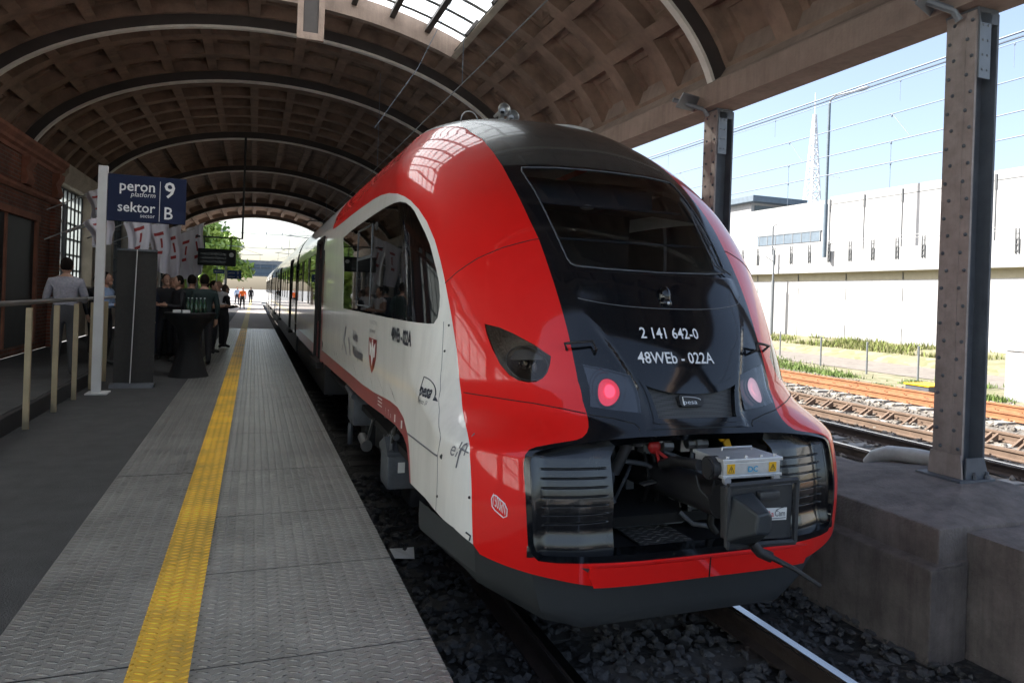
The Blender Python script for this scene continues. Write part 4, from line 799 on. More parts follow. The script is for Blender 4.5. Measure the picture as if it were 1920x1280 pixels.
# ------------------------------------------------------------------ coaches behind the nose
def coach(y0, y1, doors, first=False):
    zs = [.42, .62]; xs = lambda z: float(WZ(max(z, .3)))
    for sg in (-1, 1):
        def strip(mb, za, zb, n, ya=y0, yb=y1, mi=0, inset=0.):
            for k in range(n):
                a = za+(zb-za)*k/n; c = za+(zb-za)*(k+1)/n
                v = [(XC+sg*(xs(a)-inset), ya, a), (XC+sg*(xs(a)-inset), yb, a), (XC+sg*(xs(c)-inset), yb, c), (XC+sg*(xs(c)-inset), ya, c)]
                mb.add(v, [(0, 1, 2, 3) if sg > 0 else (3, 2, 1, 0)], mi)
        segs = []; a = y0
        for d in doors: segs.append((a, d)); a = d+1.35
        segs.append((a, y1))
        b = MB()
        for ya, yb in segs: strip(b, .62, 1.33, 1, ya, yb); strip(b, 2.30, 2.62, 4, ya, yb)
        for d in doors: strip(b, 2.50, 2.62, 2, d, d+1.35)
        for ya, yb in segs:
            w = yb-ya; n = max(1, round(w/2.0)); g = .30
            for k in range(n+1):
                c = ya+w*k/n; c0 = max(ya, c-g/2); c1 = min(yb, c+g/2); strip(b, 1.33, 2.30, 2, c0, c1)
        P_('side_wall', b, M['white'], TR)
        b = MB()
        for ya, yb in segs: strip(b, .42, .62, 1, ya, yb)
        P_('sill_stripe', b, M['stripe'] if first else M['silver_roof'], TR)
        for ya, yb in segs:
            w = yb-ya; n = max(1, round(w/2.0)); g = .30
            for k in range(n):
                c0 = ya+w*k/n+g/2; c1 = ya+w*(k+1)/n-g/2
                b = MB(); strip(b, 1.33, 2.30, 2, c0, c1, 0, .006); wd = P_('window', b, M['winglass'], TR)
                if sg < 0:
                    b = MB(); q = XC+sg*1.438
                    for yy in (c0, c1): b.box(q-.006, q+.004, yy-.022, yy+.022, 1.33, 2.28)
                    if (k+int(ya)) % 2: b.box(q-.006, q+.004, c0, c1, 1.98, 2.01)
                    P_('window_rubber', b, M['rubber'], wd)
        for d in doors:
            b = MB(); strip(b, .40, 2.50, 5, d+.06, d+.66, 0, .05); strip(b, .40, 2.50, 5, d+.69, d+1.29, 0, .05); dr = P_('door', b, M['stripe'] if first else M['white'], TR)
            b = MB()
            for e in (d+.16, d+.79): strip(b, 1.05, 2.20, 3, e, e+.40, 0, .044)
            P_('door_window', b, M['winglass'], dr)
            b = MB()
            for e in (d, d+1.35):
                q = XC+sg*1.415; b.box(q-.03, q+.03, e-.022, e+.022, .40, 2.5)
            q = XC+sg*1.40; b.box(q-.04, q+.04, d, d+1.35, 2.47, 2.53); b.box(q-.02, q+.02, d+.655, d+.695, .40, 2.47); b.box(q-.10, q+.045, d, d+1.35, .30, .395)
            P_('door_frame', b, M['rubber'], dr)
            if first:
                b = MB(); strip(b, .42, 2.50, 4, d-.30, d-.05, 0, -.003); P_('door_post', b, M['stripe'], dr)
    b = MB(); zl = [2.62, 2.72, 2.82, 2.92, 3.02, 3.12, 3.2, 3.26, 3.32, 3.37, 3.41, 3.43]
    pr = [(-xs(z), z) for z in zl]+[(xs(z), z) for z in zl[::-1]]
    vs = [(XC+x, y0, z) for x, z in pr]+[(XC+x, y1, z) for x, z in pr]; n = len(pr)
    b.add(vs, [(i, i+1, n+i+1, n+i) for i in range(n-1)]); P_('roof', b, M['silver_roof'], TR, 60)
    b = MB(); b.box(XC-1.38, XC+1.38, y0, y1, -.10, .42); P_('underframe', b, M['blackmatt'], TR)
    b = MB(); b.box(XC-1.36, XC+1.36, y0, y1, .62, .66); b.box(XC-.55, XC+.55, y0+.02, y1-.02, 2.56, 2.60)
    for y in np.arange(y0+1, y1-1, 1.7):
        for sg in (-1, 1): b.box(XC+sg*.85-.4, XC+sg*.85+.4, y, y+.1, 1.0, 1.8, 0); b.box(XC+sg*.85-.4, XC+sg*.85+.4, y-.45, y, 1.0, 1.1)
    P_('saloon_fittings', b, M['interior_l'], TR)
coach(YE, 19.4, [12.25], True)
coach(20.2, 36.0, [22.4, 31.6]); coach(36.8, 52.6, [39.0, 48.2]); coach(53.4, 71, [55.6, 64.8])
for y in (19.4, 36.0, 52.6):
    b = MB(); q = [(XC-1.2, .45), (XC+1.2, .45), (XC+1.2, 2.7), (XC+.9, 3.1), (XC-.9, 3.1), (XC-1.2, 2.7)]
    for k in range(8): e = .0 if k % 2 else .05; b.prism([(XC+(x-XC)*(1-e), z) for x, z in q], 'y', y+.1*k, y+.1*(k+1))
    P_('gangway_bellows', b, M['rubber'], TR)
for yc in (19.8, 36.4, 53.0, 68): bogie(yc)
for y in (29.0, 50.):                                        # roof gear and pantograph
    b = MB()
    for dy in (-.5, .5):
        for sg in (-1, 1): b.lathe([(.05, 0), (.07, .03), (.05, .06), (.07, .09), (.05, .12), (.07, .15), (.04, .18)], (XC+sg*.45, y+dy, 3.42), 10)
    b.tube([(XC-.45, y-.5, 3.6), (XC+.45, y-.5, 3.6), (XC+.45, y+.5, 3.6), (XC-.45, y+.5, 3.6), (XC-.45, y-.5, 3.6)], .03, 6)
    b.tube([(XC, y+.5, 3.6), (XC, y-.9, 3.98), (XC, y+.2, 4.36)], .03, 6); b.tube([(XC-.8, y+.2, 4.28), (XC-.5, y+.2, 4.385), (XC+.5, y+.2, 4.385), (XC+.8, y+.2, 4.28)], .02, 6)
    P_('pantograph', b, M['boxgrey'], TR)
# ------------------------------------------------------------------ station hall: coffered vault
VX, VZ, VA, VB = .32, 3.91, 5.40, 2.90
t_l, t_r = .225, PI-.235
tt = np.linspace(t_l, t_r, 4000); xx = VX-VA*np.cos(tt); zz = VZ+VB*np.sin(tt)
arc = np.concatenate([[0], np.cumsum(np.hypot(np.diff(xx), np.diff(zz)))]); NC = 13
TL = np.interp(np.linspace(0, arc[-1], NC+1), arc, tt)
def vp(t, y, d=0.): return (VX-(VA+d)*math.cos(t), y, VZ+(VB+d)*math.sin(t))
RIBS = [.8, 4.2, 7.58, 14.5, 18.2, 25.1, 31.9, 38.8, 45.6, 52.7]
CELLS = {.8: 3, 4.2: 3, 7.58: 6, 14.5: 3, 18.2: 6, 25.1: 1, 31.9: 1, 38.8: 1, 45.6: 1}
xl = [VX-VA*math.cos(t) for t in TL]
SK0 = min(range(NC+1), key=lambda i: abs(xl[i]+2.4)); SK1 = min(range(NC+1), key=lambda i: abs(xl[i]-3.5))
hall = thing('vaulted_roof', 'coffered concrete barrel vault spanning platform and track', 'roof', (0, 0, 0))
vb = MB(); sky_open = []
for i, ya in enumerate(RIBS[:-1]):
    yb = RIBS[i+1]; n = CELLS[ya]
    for c in range(n):
        y0 = ya+(yb-ya)*c/n; y1 = ya+(yb-ya)*(c+1)/n
        for k in range(NC):
            if ya == 7.58 and 1 <= c <= 4 and SK0 <= k < SK1:
                if c == 1 and k == SK0: sky_open.append((y0, ya+(yb-ya)*5/n))
                continue
            t0, t1 = TL[k], TL[k+1]; dt = t1-t0; ym = min(.15, (y1-y0)*.12); tm = .105
            def ring(ti0, ti1, yi0, yi1, d):
                q = 3
                A = [ (ti0+(ti1-ti0)*j/q, yi0) for j in range(q+1)]; B = [(ti0+(ti1-ti0)*j/q, yi1) for j in range(q+1)]
                return [vp(t, y, d) for t, y in A], [vp(t, y, d) for t, y in B]
            o0, o1 = ring(t0, t1, y0, y1, 0); a0, a1 = ring(t0+dt*tm, t1-dt*tm, y0+ym, y1-ym, 0)
            b0, b1 = ring(t0+dt*(tm+.02), t1-dt*(tm+.02), y0+ym+.02, y1-ym-.02, .22)
            w = .10; e = w/((y1-y0)); c0, c1 = ring(t0+dt*(tm+.11), t1-dt*(tm+.11), y0+ym+.13, y1-ym-.13, .22); d0, d1 = ring(t0+dt*(tm+.12), t1-dt*(tm+.12), y0+ym+.14, y1-ym-.14, .26)
            L = [(o0, o1), (a0, a1), (b0, b1), (c0, c1), (d0, d1)]
            for (p0, p1), (q0, q1) in zip(L[:-1], L[1:]):
                vs = p0+p1+q0+q1; m = 4
                fs = [(j, j+1, 2*m+j+1, 2*m+j) for j in range(3)]+[(m+j+1, m+j, 3*m+j, 3*m+j+1) for j in range(3)]+[(m, 0, 2*m, 3*m), (3, m+3, 3*m+3, 2*m+3)]
                vb.add(vs, fs)
            vs = L[-1][0]+L[-1][1]; vb.add(vs, [(j, j+1, 4+j+1, 4+j) for j in range(3)])
vb.build('coffered_vault', M['concrete'], hall)
# outer shell of the roof (keeps the sun out), left open over the skylights
ob = MB(); ys = [.8]
for a, b in sky_open: ys += [a, b]
ys += [52.75]
for i in range(len(ys)-1):
    y0, y1 = ys[i], ys[i+1]; isk = i % 2 == 1
    for k in range(NC):
        if isk and SK0 <= k < SK1: continue
        for j in range(2):
            a = TL[k]+(TL[k+1]-TL[k])*j/2; b = TL[k]+(TL[k+1]-TL[k])*(j+1)/2
            ob.add([vp(a, y0, .34), vp(b, y0, .34), vp(b, y1, .34), vp(a, y1, .34)], [(0, 1, 2, 3)])
for y in (.8, 52.75):
    for k in range(NC):
        for j in range(3):
            a = TL[k]+(TL[k+1]-TL[k])*j/3; b = TL[k]+(TL[k+1]-TL[k])*(j+1)/3
            ob.add([vp(a, y, -.22 if y > 0 else 0), vp(b, y, -.22 if y > 0 else 0), vp(b, y, .34), vp(a, y, .34)], [(0, 1, 2, 3)])
ob.build('roof_skin', M['concrete_b'], hall)
# skylights: curbs, rafters, purlins, frosted panes
xa, xb = xl[SK0], xl[SK1]; HG = .36
for (y0, y1) in sky_open:
    n = 20; ts = [TL[SK0]+(TL[SK1]-TL[SK0])*j/n for j in range(n+1)]; m = n+1
    cb_ = MB()
    def strip2(f, g): cb_.add([f(t) for t in ts]+[g(t) for t in ts], [(j, j+1, m+j+1, m+j) for j in range(n)])
    for y, th in ((y0, -.14), (y1, .14)):
        strip2(lambda t: vp(t, y, -.03), lambda t: vp(t, y, HG)); strip2(lambda t: vp(t, y+th, -.03), lambda t: vp(t, y+th, HG)); strip2(lambda t: vp(t, y, -.03), lambda t: vp(t, y+th, -.03))
    sk = cb_.build('skylight_curb', M['concrete_b'], hall)
    for t, th in ((TL[SK0], -.025), (TL[SK1], .025)):
        c = MB(); P8 = [vp(t, y0, -.03), vp(t, y1, -.03), vp(t, y1, HG+.04), vp(t, y0, HG+.04)]; Q8 = [vp(t+th, y0, -.03), vp(t+th, y1, -.03), vp(t+th, y1, HG+.04), vp(t+th, y0, HG+.04)]
        c.add(P8+Q8, [(0, 1, 2, 3), (7, 6, 5, 4), (1, 0, 4, 5), (3, 2, 6, 7)]); c.build('skylight_side_curb', M['stone'], sk)
        for yy in (y0+.5, y0+2.0, y0+3.5): c = MB(); a_ = vp(t-math.copysign(.006, th), yy, .0); b2 = vp(t-math.copysign(.006, th), yy, HG); c.tube([a_, b2], .045, 6); c.build('curb_stanchion', M['steel'], sk)
        c = MB(); c.tube([vp(t-math.copysign(.003, th), y0, .12), vp(t-math.copysign(.003, th), y1, .12)], .012, 5); c.build('curb_conduit', M['steel'], sk)
    g = MB(); N7 = 8
    for i in range(1, N7):
        t = TL[SK0]+(TL[SK1]-TL[SK0])*i/N7; a_ = Vector(vp(t, y0, HG-.09)); c_ = Vector(vp(t, y1, HG-.09)); d_ = (Vector(vp(t+.004, y0, HG))-Vector(vp(t-.004, y0, HG))).normalized(); nn_ = Vector((d_.z, 0, -d_.x))
        g.obox((a_+c_)/2, Vector((0, (y1-y0)/2, 0)), d_*.05, nn_*.08)
    g.build('glazing_rafter', M['steel'], sk)
    g = MB()
    for y in np.arange(y0+.5, y1-.1, .62):
        for j in range(n):
            a_, b2 = vp(ts[j], y, HG-.04), vp(ts[j+1], y, HG-.04); a3, b3 = vp(ts[j], y, HG), vp(ts[j+1], y, HG)
            g.add([(a_[0], y-.055, a_[2]), (a_[0], y+.055, a_[2]), (b2[0], y+.055, b2[2]), (b2[0], y-.055, b2[2])], [(0, 1, 2, 3)])
    g.build('glazing_purlin', M['galv'], sk)
    g = MB(); g.add([vp(t, y0-.14, HG+.03) for t in ts]+[vp(t, y1+.14, HG+.03) for t in ts], [(j, j+1, m+j+1, m+j) for j in range(n)]); g.build('skylight_pane', M['frost'], sk)
# arch ribs
def rib(y):
    b = MB(); n = 44; w = .075
    ts = [t_l-.03+(t_r-t_l+.08)*j/n for j in range(n+1)]
    inn = [(VX-5.17*math.cos(t), VZ+2.69*math.sin(t)) for t in ts]; out = [(VX-(VA+.02)*math.cos(t), VZ+(VB+.02)*math.sin(t)) for t in ts]
    for yy, fl in ((y-.05, 1), (y+.05, 0)):
        vs = [(p[0], yy, p[1]) for p in inn]+[(p[0], yy, p[1]) for p in out]; m = n+1
        b.add(vs, [((j, j+1, m+j+1, m+j) if fl else (j+1, j, m+j, m+j+1)) for j in range(n)])
    return b, ts
rib0 = None
for i, y in enumerate(RIBS):
    ordn = ['second', 'third', 'fourth', 'fifth', 'sixth', 'seventh', 'eighth', 'ninth', 'tenth', 'eleventh'][i-1] if False else ''
    lab = {4.2: 'arch rib springing from the near riveted column', 7.58: 'arch rib springing from the second riveted column behind the train nose', 14.5: 'wide dark arch rib just beyond the big skylight', 18.2: 'arch rib directly beyond the one at the skylight edge', 25.1: 'arch rib meeting the wall just left of the platform sign', 31.9: 'arch rib passing behind the top of the platform sign', 38.8: 'arch rib before the pole of the hanging display', 45.6: 'arch rib nearest inside the far portal', 52.7: 'pale end arch framing the far opening', .8: 'arch rib at the near end of the vault'}[y]
    if rib0 is None:
        rib0 = thing('arch_rib', lab, 'arch rib', (0, y, 0), 0, 'steel arch ribs under the vault')
        b, ts = rib(0); b.build('rib_web', M['steel'], rib0, 30)
        f = MB(); n = len(ts)-1; A = 5.17; B = 2.69; P4 = []
        for t in ts:
            P4.append([(VX-(A+d)*math.cos(t), yy, VZ+(B+d)*math.sin(t)) for yy, d in ((-.055, -.035), (.055, -.035), (.055, .012), (-.055, .012))])
        vs = [p for q in P4 for p in q]; f.add(vs, [(4*j+k, 4*j+(k+1) % 4, 4*j+4+(k+1) % 4, 4*j+4+k) for j in range(n) for k in range(4)])
        f.build('rib_flange', M['flange'], rib0, 30)
        f = MB()
        for j in np.linspace(1.72, 2.02, 12):
            for yy in (-.055, .055): f.ell((VX-5.155*math.cos(j), yy, VZ+2.675*math.sin(j)), (.014,)*3, 6, 4)
        f.build('splice_rivets', M['flange'], rib0)
    else:
        c = copy_tree(rib0); c.location = (0, y, 0); c['label'] = lab
# edge beam on the right
bm_y0, bm_y1 = -2.7, 52.75
zr = VZ+VB*math.sin(t_r); xr = VX-VA*math.cos(t_r)
edge_beam = thing('edge_beam', 'long concrete edge beam with mouldings carried by the riveted columns', 'beam')
b = MB(); b.prism([(5.28, 4.08), (5.68, 4.08), (5.68, 4.30), (5.92, 4.36), (5.92, 5.05), (xr+.12, 5.05), (xr-.02, zr+.02), (5.48, 4.50), (5.36, 4.42), (5.34, 4.38), (5.28, 4.36)], 'y', bm_y0, bm_y1)
b.build('beam_body', M['concrete_b'], edge_beam)
# riveted columns
def column():
    t = thing('riveted_column', '', 'column', (5.4, 4.2, .255), 0, 'riveted steel columns on the plinth wall')
    b = MB(); H = 3.80
    b.box(0, .022, -.13, .13, .16, H); b.box(-.004, .0, -.045, .05, .16, H)
    b.prism([(-.15, 0), (.15, 0), (.15, .03), (.135, .2), (-.135, .2), (-.15, .03)], 'x', -.02, -.002)
    b.build('front_flange', M['column'], t)
    b = MB()
    for k in range(26):
        z = .1+k*.145
        for y in ((-.10, .055) if k % 2 else (-.06, .095)): b.ell((-.006, y, z), (.012, .016, .016), 8, 5)
    b.build('rivets', M['column_d'], t, 180)  # rivets darker than the flange: their shading is put into the colour
    b = MB(); b.box(.022, .24, -.012, .012, .0, H); b.box(.24, .262, -.13, .13, 0, H)
    for y in (-.03,): b.box(.024, .075, y-.012, y, .0, H)
    b.build('web', M['column_d'], t)
    b = MB(); b.box(.023, .15, -.145, -.131, H-.55, H-.02)
    for k in range(4): b.ell((.06, -.145, H-.12-.12*k), (.012, .008, .012), 8, 5); b.ell((.115, -.145, H-.12-.12*k), (.012, .008, .012), 8, 5)
    b.build('splice_plate', M['galv'], t)
    b = MB(); b.box(-.10, .30, -.2, .2, -.02, .012); b.prism([(.02, .012), (.28, .012), (.22, .18), (.02, .18)], 'y', -.16, -.145)
    for x in (.10, .24): b.lathe([(.022, 0), (.022, .03), (.012, .03), (.012, .055)], (x, -.175, .012), 6)
    b.build('base_plate', M['column_d'], t)
    b = MB(); b.prism([(.0, H+.02), (.23, H+.02), (.23, H-.10), (.04, H-.10)], 'y', -.145, .145); b.build('capital', M['column_d'], t)
    b = MB(); b.obox((-.30, .05, H+.10), (.20, .10, .02), (.02, -.05, .08), (.0, .004, .006)); b.tube([(-.5, .10, H+.12), (-.1, .0, H+.02), (-.05, -.02, H-.06)], .03, 8); b.build('lamp_bracket', M['galv'], t)
    return t
COLY = [.80, 4.2, 7.6]+[11.0+3.4*k for k in range(13)]
col0 = column()
for i, y in enumerate(COLY):
    c = col0 if y == 4.2 else copy_tree(col0); c.location = (5.4, y, .255)
    c['label'] = {4.2: 'near riveted steel column rising from the concrete plinth block', 7.6: 'second riveted column just right of the train nose', .8: 'riveted column nearest the viewer, beyond the right edge of view'}.get(y, 'riveted column of the row hidden behind the train')
# plinth wall
pw = thing('plinth_wall', 'low concrete wall between the two tracks with a projecting block under each column', 'wall')
b = MB(); b.prism([(4.62, -1.1), (5.85, -1.1), (5.85, .05), (5.5, .12), (4.70, .12), (4.62, .11)], 'y', -9.6, 52.75); b.build('wall_core', M['plinth'], pw)
for y in COLY:
    b = MB(); y0, y1 = y-.78, y+.95
    b.box(4.26, 4.60, y0-.03, y1, -1.1, -.105); b.prism([(4.26, -.105), (4.60, -.105), (4.60, -.07), (4.36, -.085)], 'y', y0-.03, y1)
    v = [(4.36, y0, -.085), (5.9, y0, -.085), (5.9, y1, -.085), (4.36, y1, -.085), (4.36, y0, .150), (5.9, y0, .14), (5.9, y1, .14), (4.36, y1, .150), (5.24, y-.28, .25), (5.78, y-.28, .25), (5.78, y+.28, .25), (5.24, y+.28, .25)]; q0 = len(b.v)
    b.add(v, [(0, 1, 5, 4), (1, 2, 6, 5), (2, 3, 7, 6), (3, 0, 4, 7), (4, 5, 9, 8), (5, 6, 10, 9), (6, 7, 11, 10), (7, 4, 8, 11), (8, 9, 10, 11)])
    o = b.build('plinth_block', M['plinth'], pw); md = o.modifiers.new('worn', 'BEVEL'); md.width = .018; md.segments = 2; md.limit_method = 'ANGLE'
b = MB(); b.tube([(5.85, 4.52, .27), (5.85, 4.9, .25), (5.86, 5.15, .22), (5.87, 5.32, .15), (5.88, 5.40, .06)], [.075, .075, .073, .07, .07], 14)
b.tube([(5.85, 4.50, .27), (5.84, 4.25, .275)], .085, 14)
tag(b.build('cable_duct_pipe', M['pipe_w'], None, 60), 'bent white duct pipe lying at the foot of the near riveted column', 'pipe')

# ------------------------------------------------------------------ station building on the left
FX = -4.75
sb_ = thing('station_building', 'terracotta and brick station facade with tall barred windows along the platform', 'building')
b = MB(); b.box(FX-.6, FX, 12.4, 20.9, 0, 4.30); b.box(FX-.6, FX-.05, -9.6, 12.4, 0, .9); b.box(FX-.6, FX-.05, -9.6, 12.4, 4.1, 4.30); b.build('wall', M['brick'], sb_)
b = MB()
def corn(b, y0, y1, x=FX, mi=0):
    b.prism([(x-.3, 4.28), (x+.04, 4.28), (x+.05, 4.36), (x+.12, 4.40), (x+.13, 4.47), (x+.21, 4.55), (x+.21, 4.63), (x-.3, 4.63)], 'y', y0, y1, mi)
    b.prism([(x-.3, 3.50), (x+.05, 3.50), (x+.09, 3.56), (x+.09, 3.62), (x+.03, 3.66), (x-.3, 3.66)], 'y', y0, y1, mi)
corn(b, -9.6, 20.9)
for y in (18.0, 20.45, 14.4, 11, 7.6): b.prism([(FX-.1, 3.68), (FX+.10, 3.68), (FX+.14, 3.8), (FX+.08, 4.0), (FX+.16, 4.16), (FX+.16, 4.27), (FX-.1, 4.27)], 'y', y-.24, y+.24)
b.build('cornice', M['terra'], sb_, 20)
for y in (-3.0, .6, 4.2, 7.6, 11, 14.4, 20.45):
    b = MB(); b.box(FX, FX+.10, y-.32, y+.32, 0, 3.49, 0, .015); b.box(FX, FX+.15, y-.36, y+.36, 0, .5, 0, .015); b.box(FX-.55, FX-.001, y-.31, y+.31, 0, 4.2); b.build('pilaster', M['brick'], sb_)
for y in (16.2,):                        # flat dark sheet: the shade of a recessed doorway put into colour
    b = MB(); b.box(FX+.002, FX+.012, y-1.35, y+2.6, .2, 2.95); d = b.build('doorway_shade', M['blackmatt'], sb_)
    b = MB(); b.box(FX+.003, FX+.07, y-1.47, y-1.35, .2, 3.0); b.box(FX+.003, FX+.07, y+2.6, y+2.75, .2, 3.0); b.box(FX+.003, FX+.09, y-1.5, y+2.8, 2.96, 3.10); b.box(FX+.003, FX+.05, y+.55, y+.65, .2, 2.96); b.build('door_frame', M['terra'], d)
# glazed bays
def bay(y0, y1, z0, z1, x=FX-.25, n=7, rows=6, gm=M['pane']):
    f = MB()
    for k in range(n+1):
        y = y0+(y1-y0)*k/n; w = .05 if k % 2 == 0 else .022; f.box(x-.04, x+.04, y-w/2 if k else y, y+w/2 if k < n else y, z0, z1)
    for k in range(rows+1): z = z0+(z1-z0)*k/rows; f.box(x-.03, x+.03, y0, y1, z-.018, z+.018)
    o = f.build('window', M['iron'], sb_)
    g = MB(); g.box(x-.006, x+.006, y0, y1, z0, z1); g.build('pane', gm, o)
    g = MB(); g.box(x-.2, x+.30, y0-.05, y1+.05, z0-.12, z0-.02); g.build('sill', M['stone'], o)
    return o
piers = [20.9, 25.0, 31.6, 38.5, 45.3, 52.7]
b = MB(); p2 = MB()
for i in range(len(piers)-1):
    y0, y1 = piers[i], piers[i+1]; x = FX
    b.box(x-.5, x-.05, y0, y1, 0, 1.35 if i == 0 else .9); b.box(x-.5, x-.05, y0, y1, 4.18, 4.63)
    p2.prism([(x-.1, 4.16), (x+.06, 4.16), (x+.10, 4.24), (x+.2, 4.40), (x+.2, 4.63), (x-.1, 4.63)], 'y', y0, y1)
    p2.box(x-.45, x+.08, y1-.35, y1+.35, 0, 4.2, 0, .02)
    m = (y0+y1)/2
    if i: p2.box(x-.40, x+.0, m-.2, m+.2, 0, 4.2, 0, .02)
b.build('parapet_wall', M['stone'], sb_); p2.build('pier', M['stone'], sb_)
bay(21.0, 24.6, 1.5, 4.15, n=8, gm=M['dirty2'])
for y0, y1 in ((-9.2, -3.3), (-2.7, .3), (.9, 3.9), (4.5, 7.3), (7.9, 10.7), (11.3, 12.4)): bay(y0, y1, .92, 4.1, n=4, rows=4, gm=M['dirty' if y1 < 7.5 else 'dirty2'])
for i in range(1, len(piers)-1):
    m = (piers[i]+piers[i+1])/2
    for a, c in ((piers[i]+.36, m-.21), (m+.21, piers[i+1]-.36)): bay(a, c, 1.0, 4.15, n=6)
b = MB(); b.tube([(-4.62, 21.2, 2.9), (-4.45, 23.6, 3.35)], .03, 6); b.build('flag_bracket', M['alu'], sb_)
b = MB(); b.tube([(FX+.14, 20.86, 1.5), (FX+.14, 20.86, 3.6)], .04, 8); b.build('drainpipe', M['galv'], sb_)

# ------------------------------------------------------------------ platform, track bed, ground
b = MB(); b.box(-1.02, .83, -9.6, 30, -.16, 0); pl = b.build('platform_paving', M['plate'])
pl.data.materials.append(M['plate_y'])
tag(pl, kind='structure')
b = MB(); b.box(-.44, -.20, -9.6, 30, .0005, .0042); o = b.build('yellow_line', M['plate_y']); tag(o, kind='structure')
b = MB(); b.box(-.44, -.20, 30, 110, .0005, .0042); o = b.build('far_platform_line', mat('line_pale', (.55, .45, .2), .7)); tag(o, kind='structure')
b = MB()
for y in (3.2, 4.25, 5.3, 6.6, 8.3, 11.0): b.box(-.199, .829, y-.0025, y+.0025, .0002, .0012)
for y in (3.3, 6.6): b.box(-1.01, -.441, y-.003, y+.003, .0002, .0022)
o = b.build('paving_joint', M['dark']); tag(o, kind='structure')
b = MB(); b.box(-12, .83, -60, -1.5, -.16, .004); b.box(-1.02, .83, 30, 110, -.16, 0); b.box(-9, -1.02, 55, 110, -.16, -.002); o = b.build('far_platform_bounce_slab', M['slab']); tag(o, kind='structure')  # pale slab behind the camera is added to bounce sunlight onto the nose
b = MB(); b.box(-4.75, -1.02, -9.6, 55, -.16, -.003); o = b.build('platform_floor', M['plate_d']); tag(o, kind='structure')
b = MB(); b.box(.42, .80, -9.6, 110, -1.2, -.161); b.box(.80, .832, -9.6, 110, -.14, -.002); o = b.build('platform_face', M['edge']); tag(o, kind='structure')
b = MB(); b.box(-4.75, -2.42, -9.6, 13.2, -.1, .20, 0, .01); o = b.build('raised_floor', M['plate_d']); tag(o, kind='structure')
b = MB(); b.box(-2.44, -2.36, -9.6, 13.3, -.1, .19, 0, .01); o = b.build('kerb', M['blackmatt']); tag(o, kind='structure')
GZ = -.74
b = MB(); b.add([(-400, -60, GZ-.3), (1500, -60, GZ-.3), (1500, 2500, GZ-.3), (-400, 2500, GZ-.3)], [(0, 1, 2, 3)]); o = b.build('ground', M['far_ground']); tag(o, kind='structure')
def bumpy(x0, x1, y0, y1, nx, ny, z, amp, name, m, zf=None):
    X = np.linspace(x0, x1, nx+1); Y = np.linspace(y0, y1, ny+1); r = np.random.default_rng(3)
    Z = z+amp*r.standard_normal((nx+1, ny+1))
    if zf is not None: Z = Z+np.array([[zf(x, y) for y in Y] for x in X])
    vs = [(X[i], Y[j], Z[i, j]) for i in range(nx+1) for j in range(ny+1)]
    fs = [(i*(ny+1)+j, (i+1)*(ny+1)+j, (i+1)*(ny+1)+j+1, i*(ny+1)+j+1) for i in range(nx) for j in range(ny)]
    b = MB(); b.add(vs, fs); o = b.build(name, m, None, 180); tag(o, kind='structure'); return o
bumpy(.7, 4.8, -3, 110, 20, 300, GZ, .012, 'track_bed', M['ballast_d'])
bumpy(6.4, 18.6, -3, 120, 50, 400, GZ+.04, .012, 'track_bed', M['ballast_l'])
b = MB(); b.box(18.6, 27.2, -20, 400, -1.2, GZ+.06); o = b.build('verge', M['soil']); tag(o, kind='structure')
b = MB(); b.add([(21.6, -20, GZ+.075), (26.0, -20, GZ+.075), (26.0, 400, GZ+.075), (21.6, 400, GZ+.075)], [(0, 1, 2, 3)]); o = b.build('road', M['dirt']); tag(o, kind='structure')
b = MB(); b.prism([(26.0, GZ), (30.0, GZ), (30.0, -.02), (27.0, -.35)], 'y', -20, 400); o = b.build('grass_bank', M['soil']); tag(o, kind='structure')
# loose ballast stones (uncountable)
def rocks(n, xr, yr, z, smin, smax, name, m, bias=1.0, lab=None):
    ico = bmesh.new(); bmesh.ops.create_icosphere(ico, subdivisions=1, radius=1); ico.verts.index_update()
    bv = np.array([v.co[:] for v in ico.verts]); bf = np.array([[v.index for v in f.verts] for f in ico.faces]); ico.free()
    r = np.random.default_rng(5)
    V = []; Fc = []
    for i in range(n):
        s = smin+(smax-smin)*r.random()**1.6; q = bv*(1+.28*r.standard_normal((len(bv), 1))); q = q*np.array([1, .8, .62])*s
        a, c = r.random(2)*6.28; ca, sa = math.cos(a), math.sin(a); Rz = np.array([[ca, -sa, 0], [sa, ca, 0], [0, 0, 1]]); t = (r.random()-.5)*1.2; Rx = np.array([[1, 0, 0], [0, math.cos(t), -math.sin(t)], [0, math.sin(t), math.cos(t)]])
        x = xr[0]+(xr[1]-xr[0])*r.random(); y = yr[0]+(yr[1]-yr[0])*r.random()**bias
        q = q@Rx.T@Rz.T+np.array([x, y, z+s*.25+.03*r.random()]); V.append(q); Fc.append(bf+len(bv)*i)
    me = bpy.data.meshes.new(name); V = np.concatenate(V); Fc = np.concatenate(Fc)
    me.from_pydata(V.tolist(), [], Fc.tolist()); me.materials.append(m); o = bpy.data.objects.new(name, me); COL.objects.link(o)
    tag(o, lab, 'ballast', kind='stuff'); return o
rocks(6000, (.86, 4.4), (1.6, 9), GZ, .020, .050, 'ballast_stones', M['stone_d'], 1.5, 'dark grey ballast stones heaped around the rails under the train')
rocks(7000, (6.6, 18.4), (3.5, 34), GZ+.05, .03, .062, 'ballast_stones', M['stone_l'], 1.4, 'sunlit beige ballast stones along the open tracks beside the road')
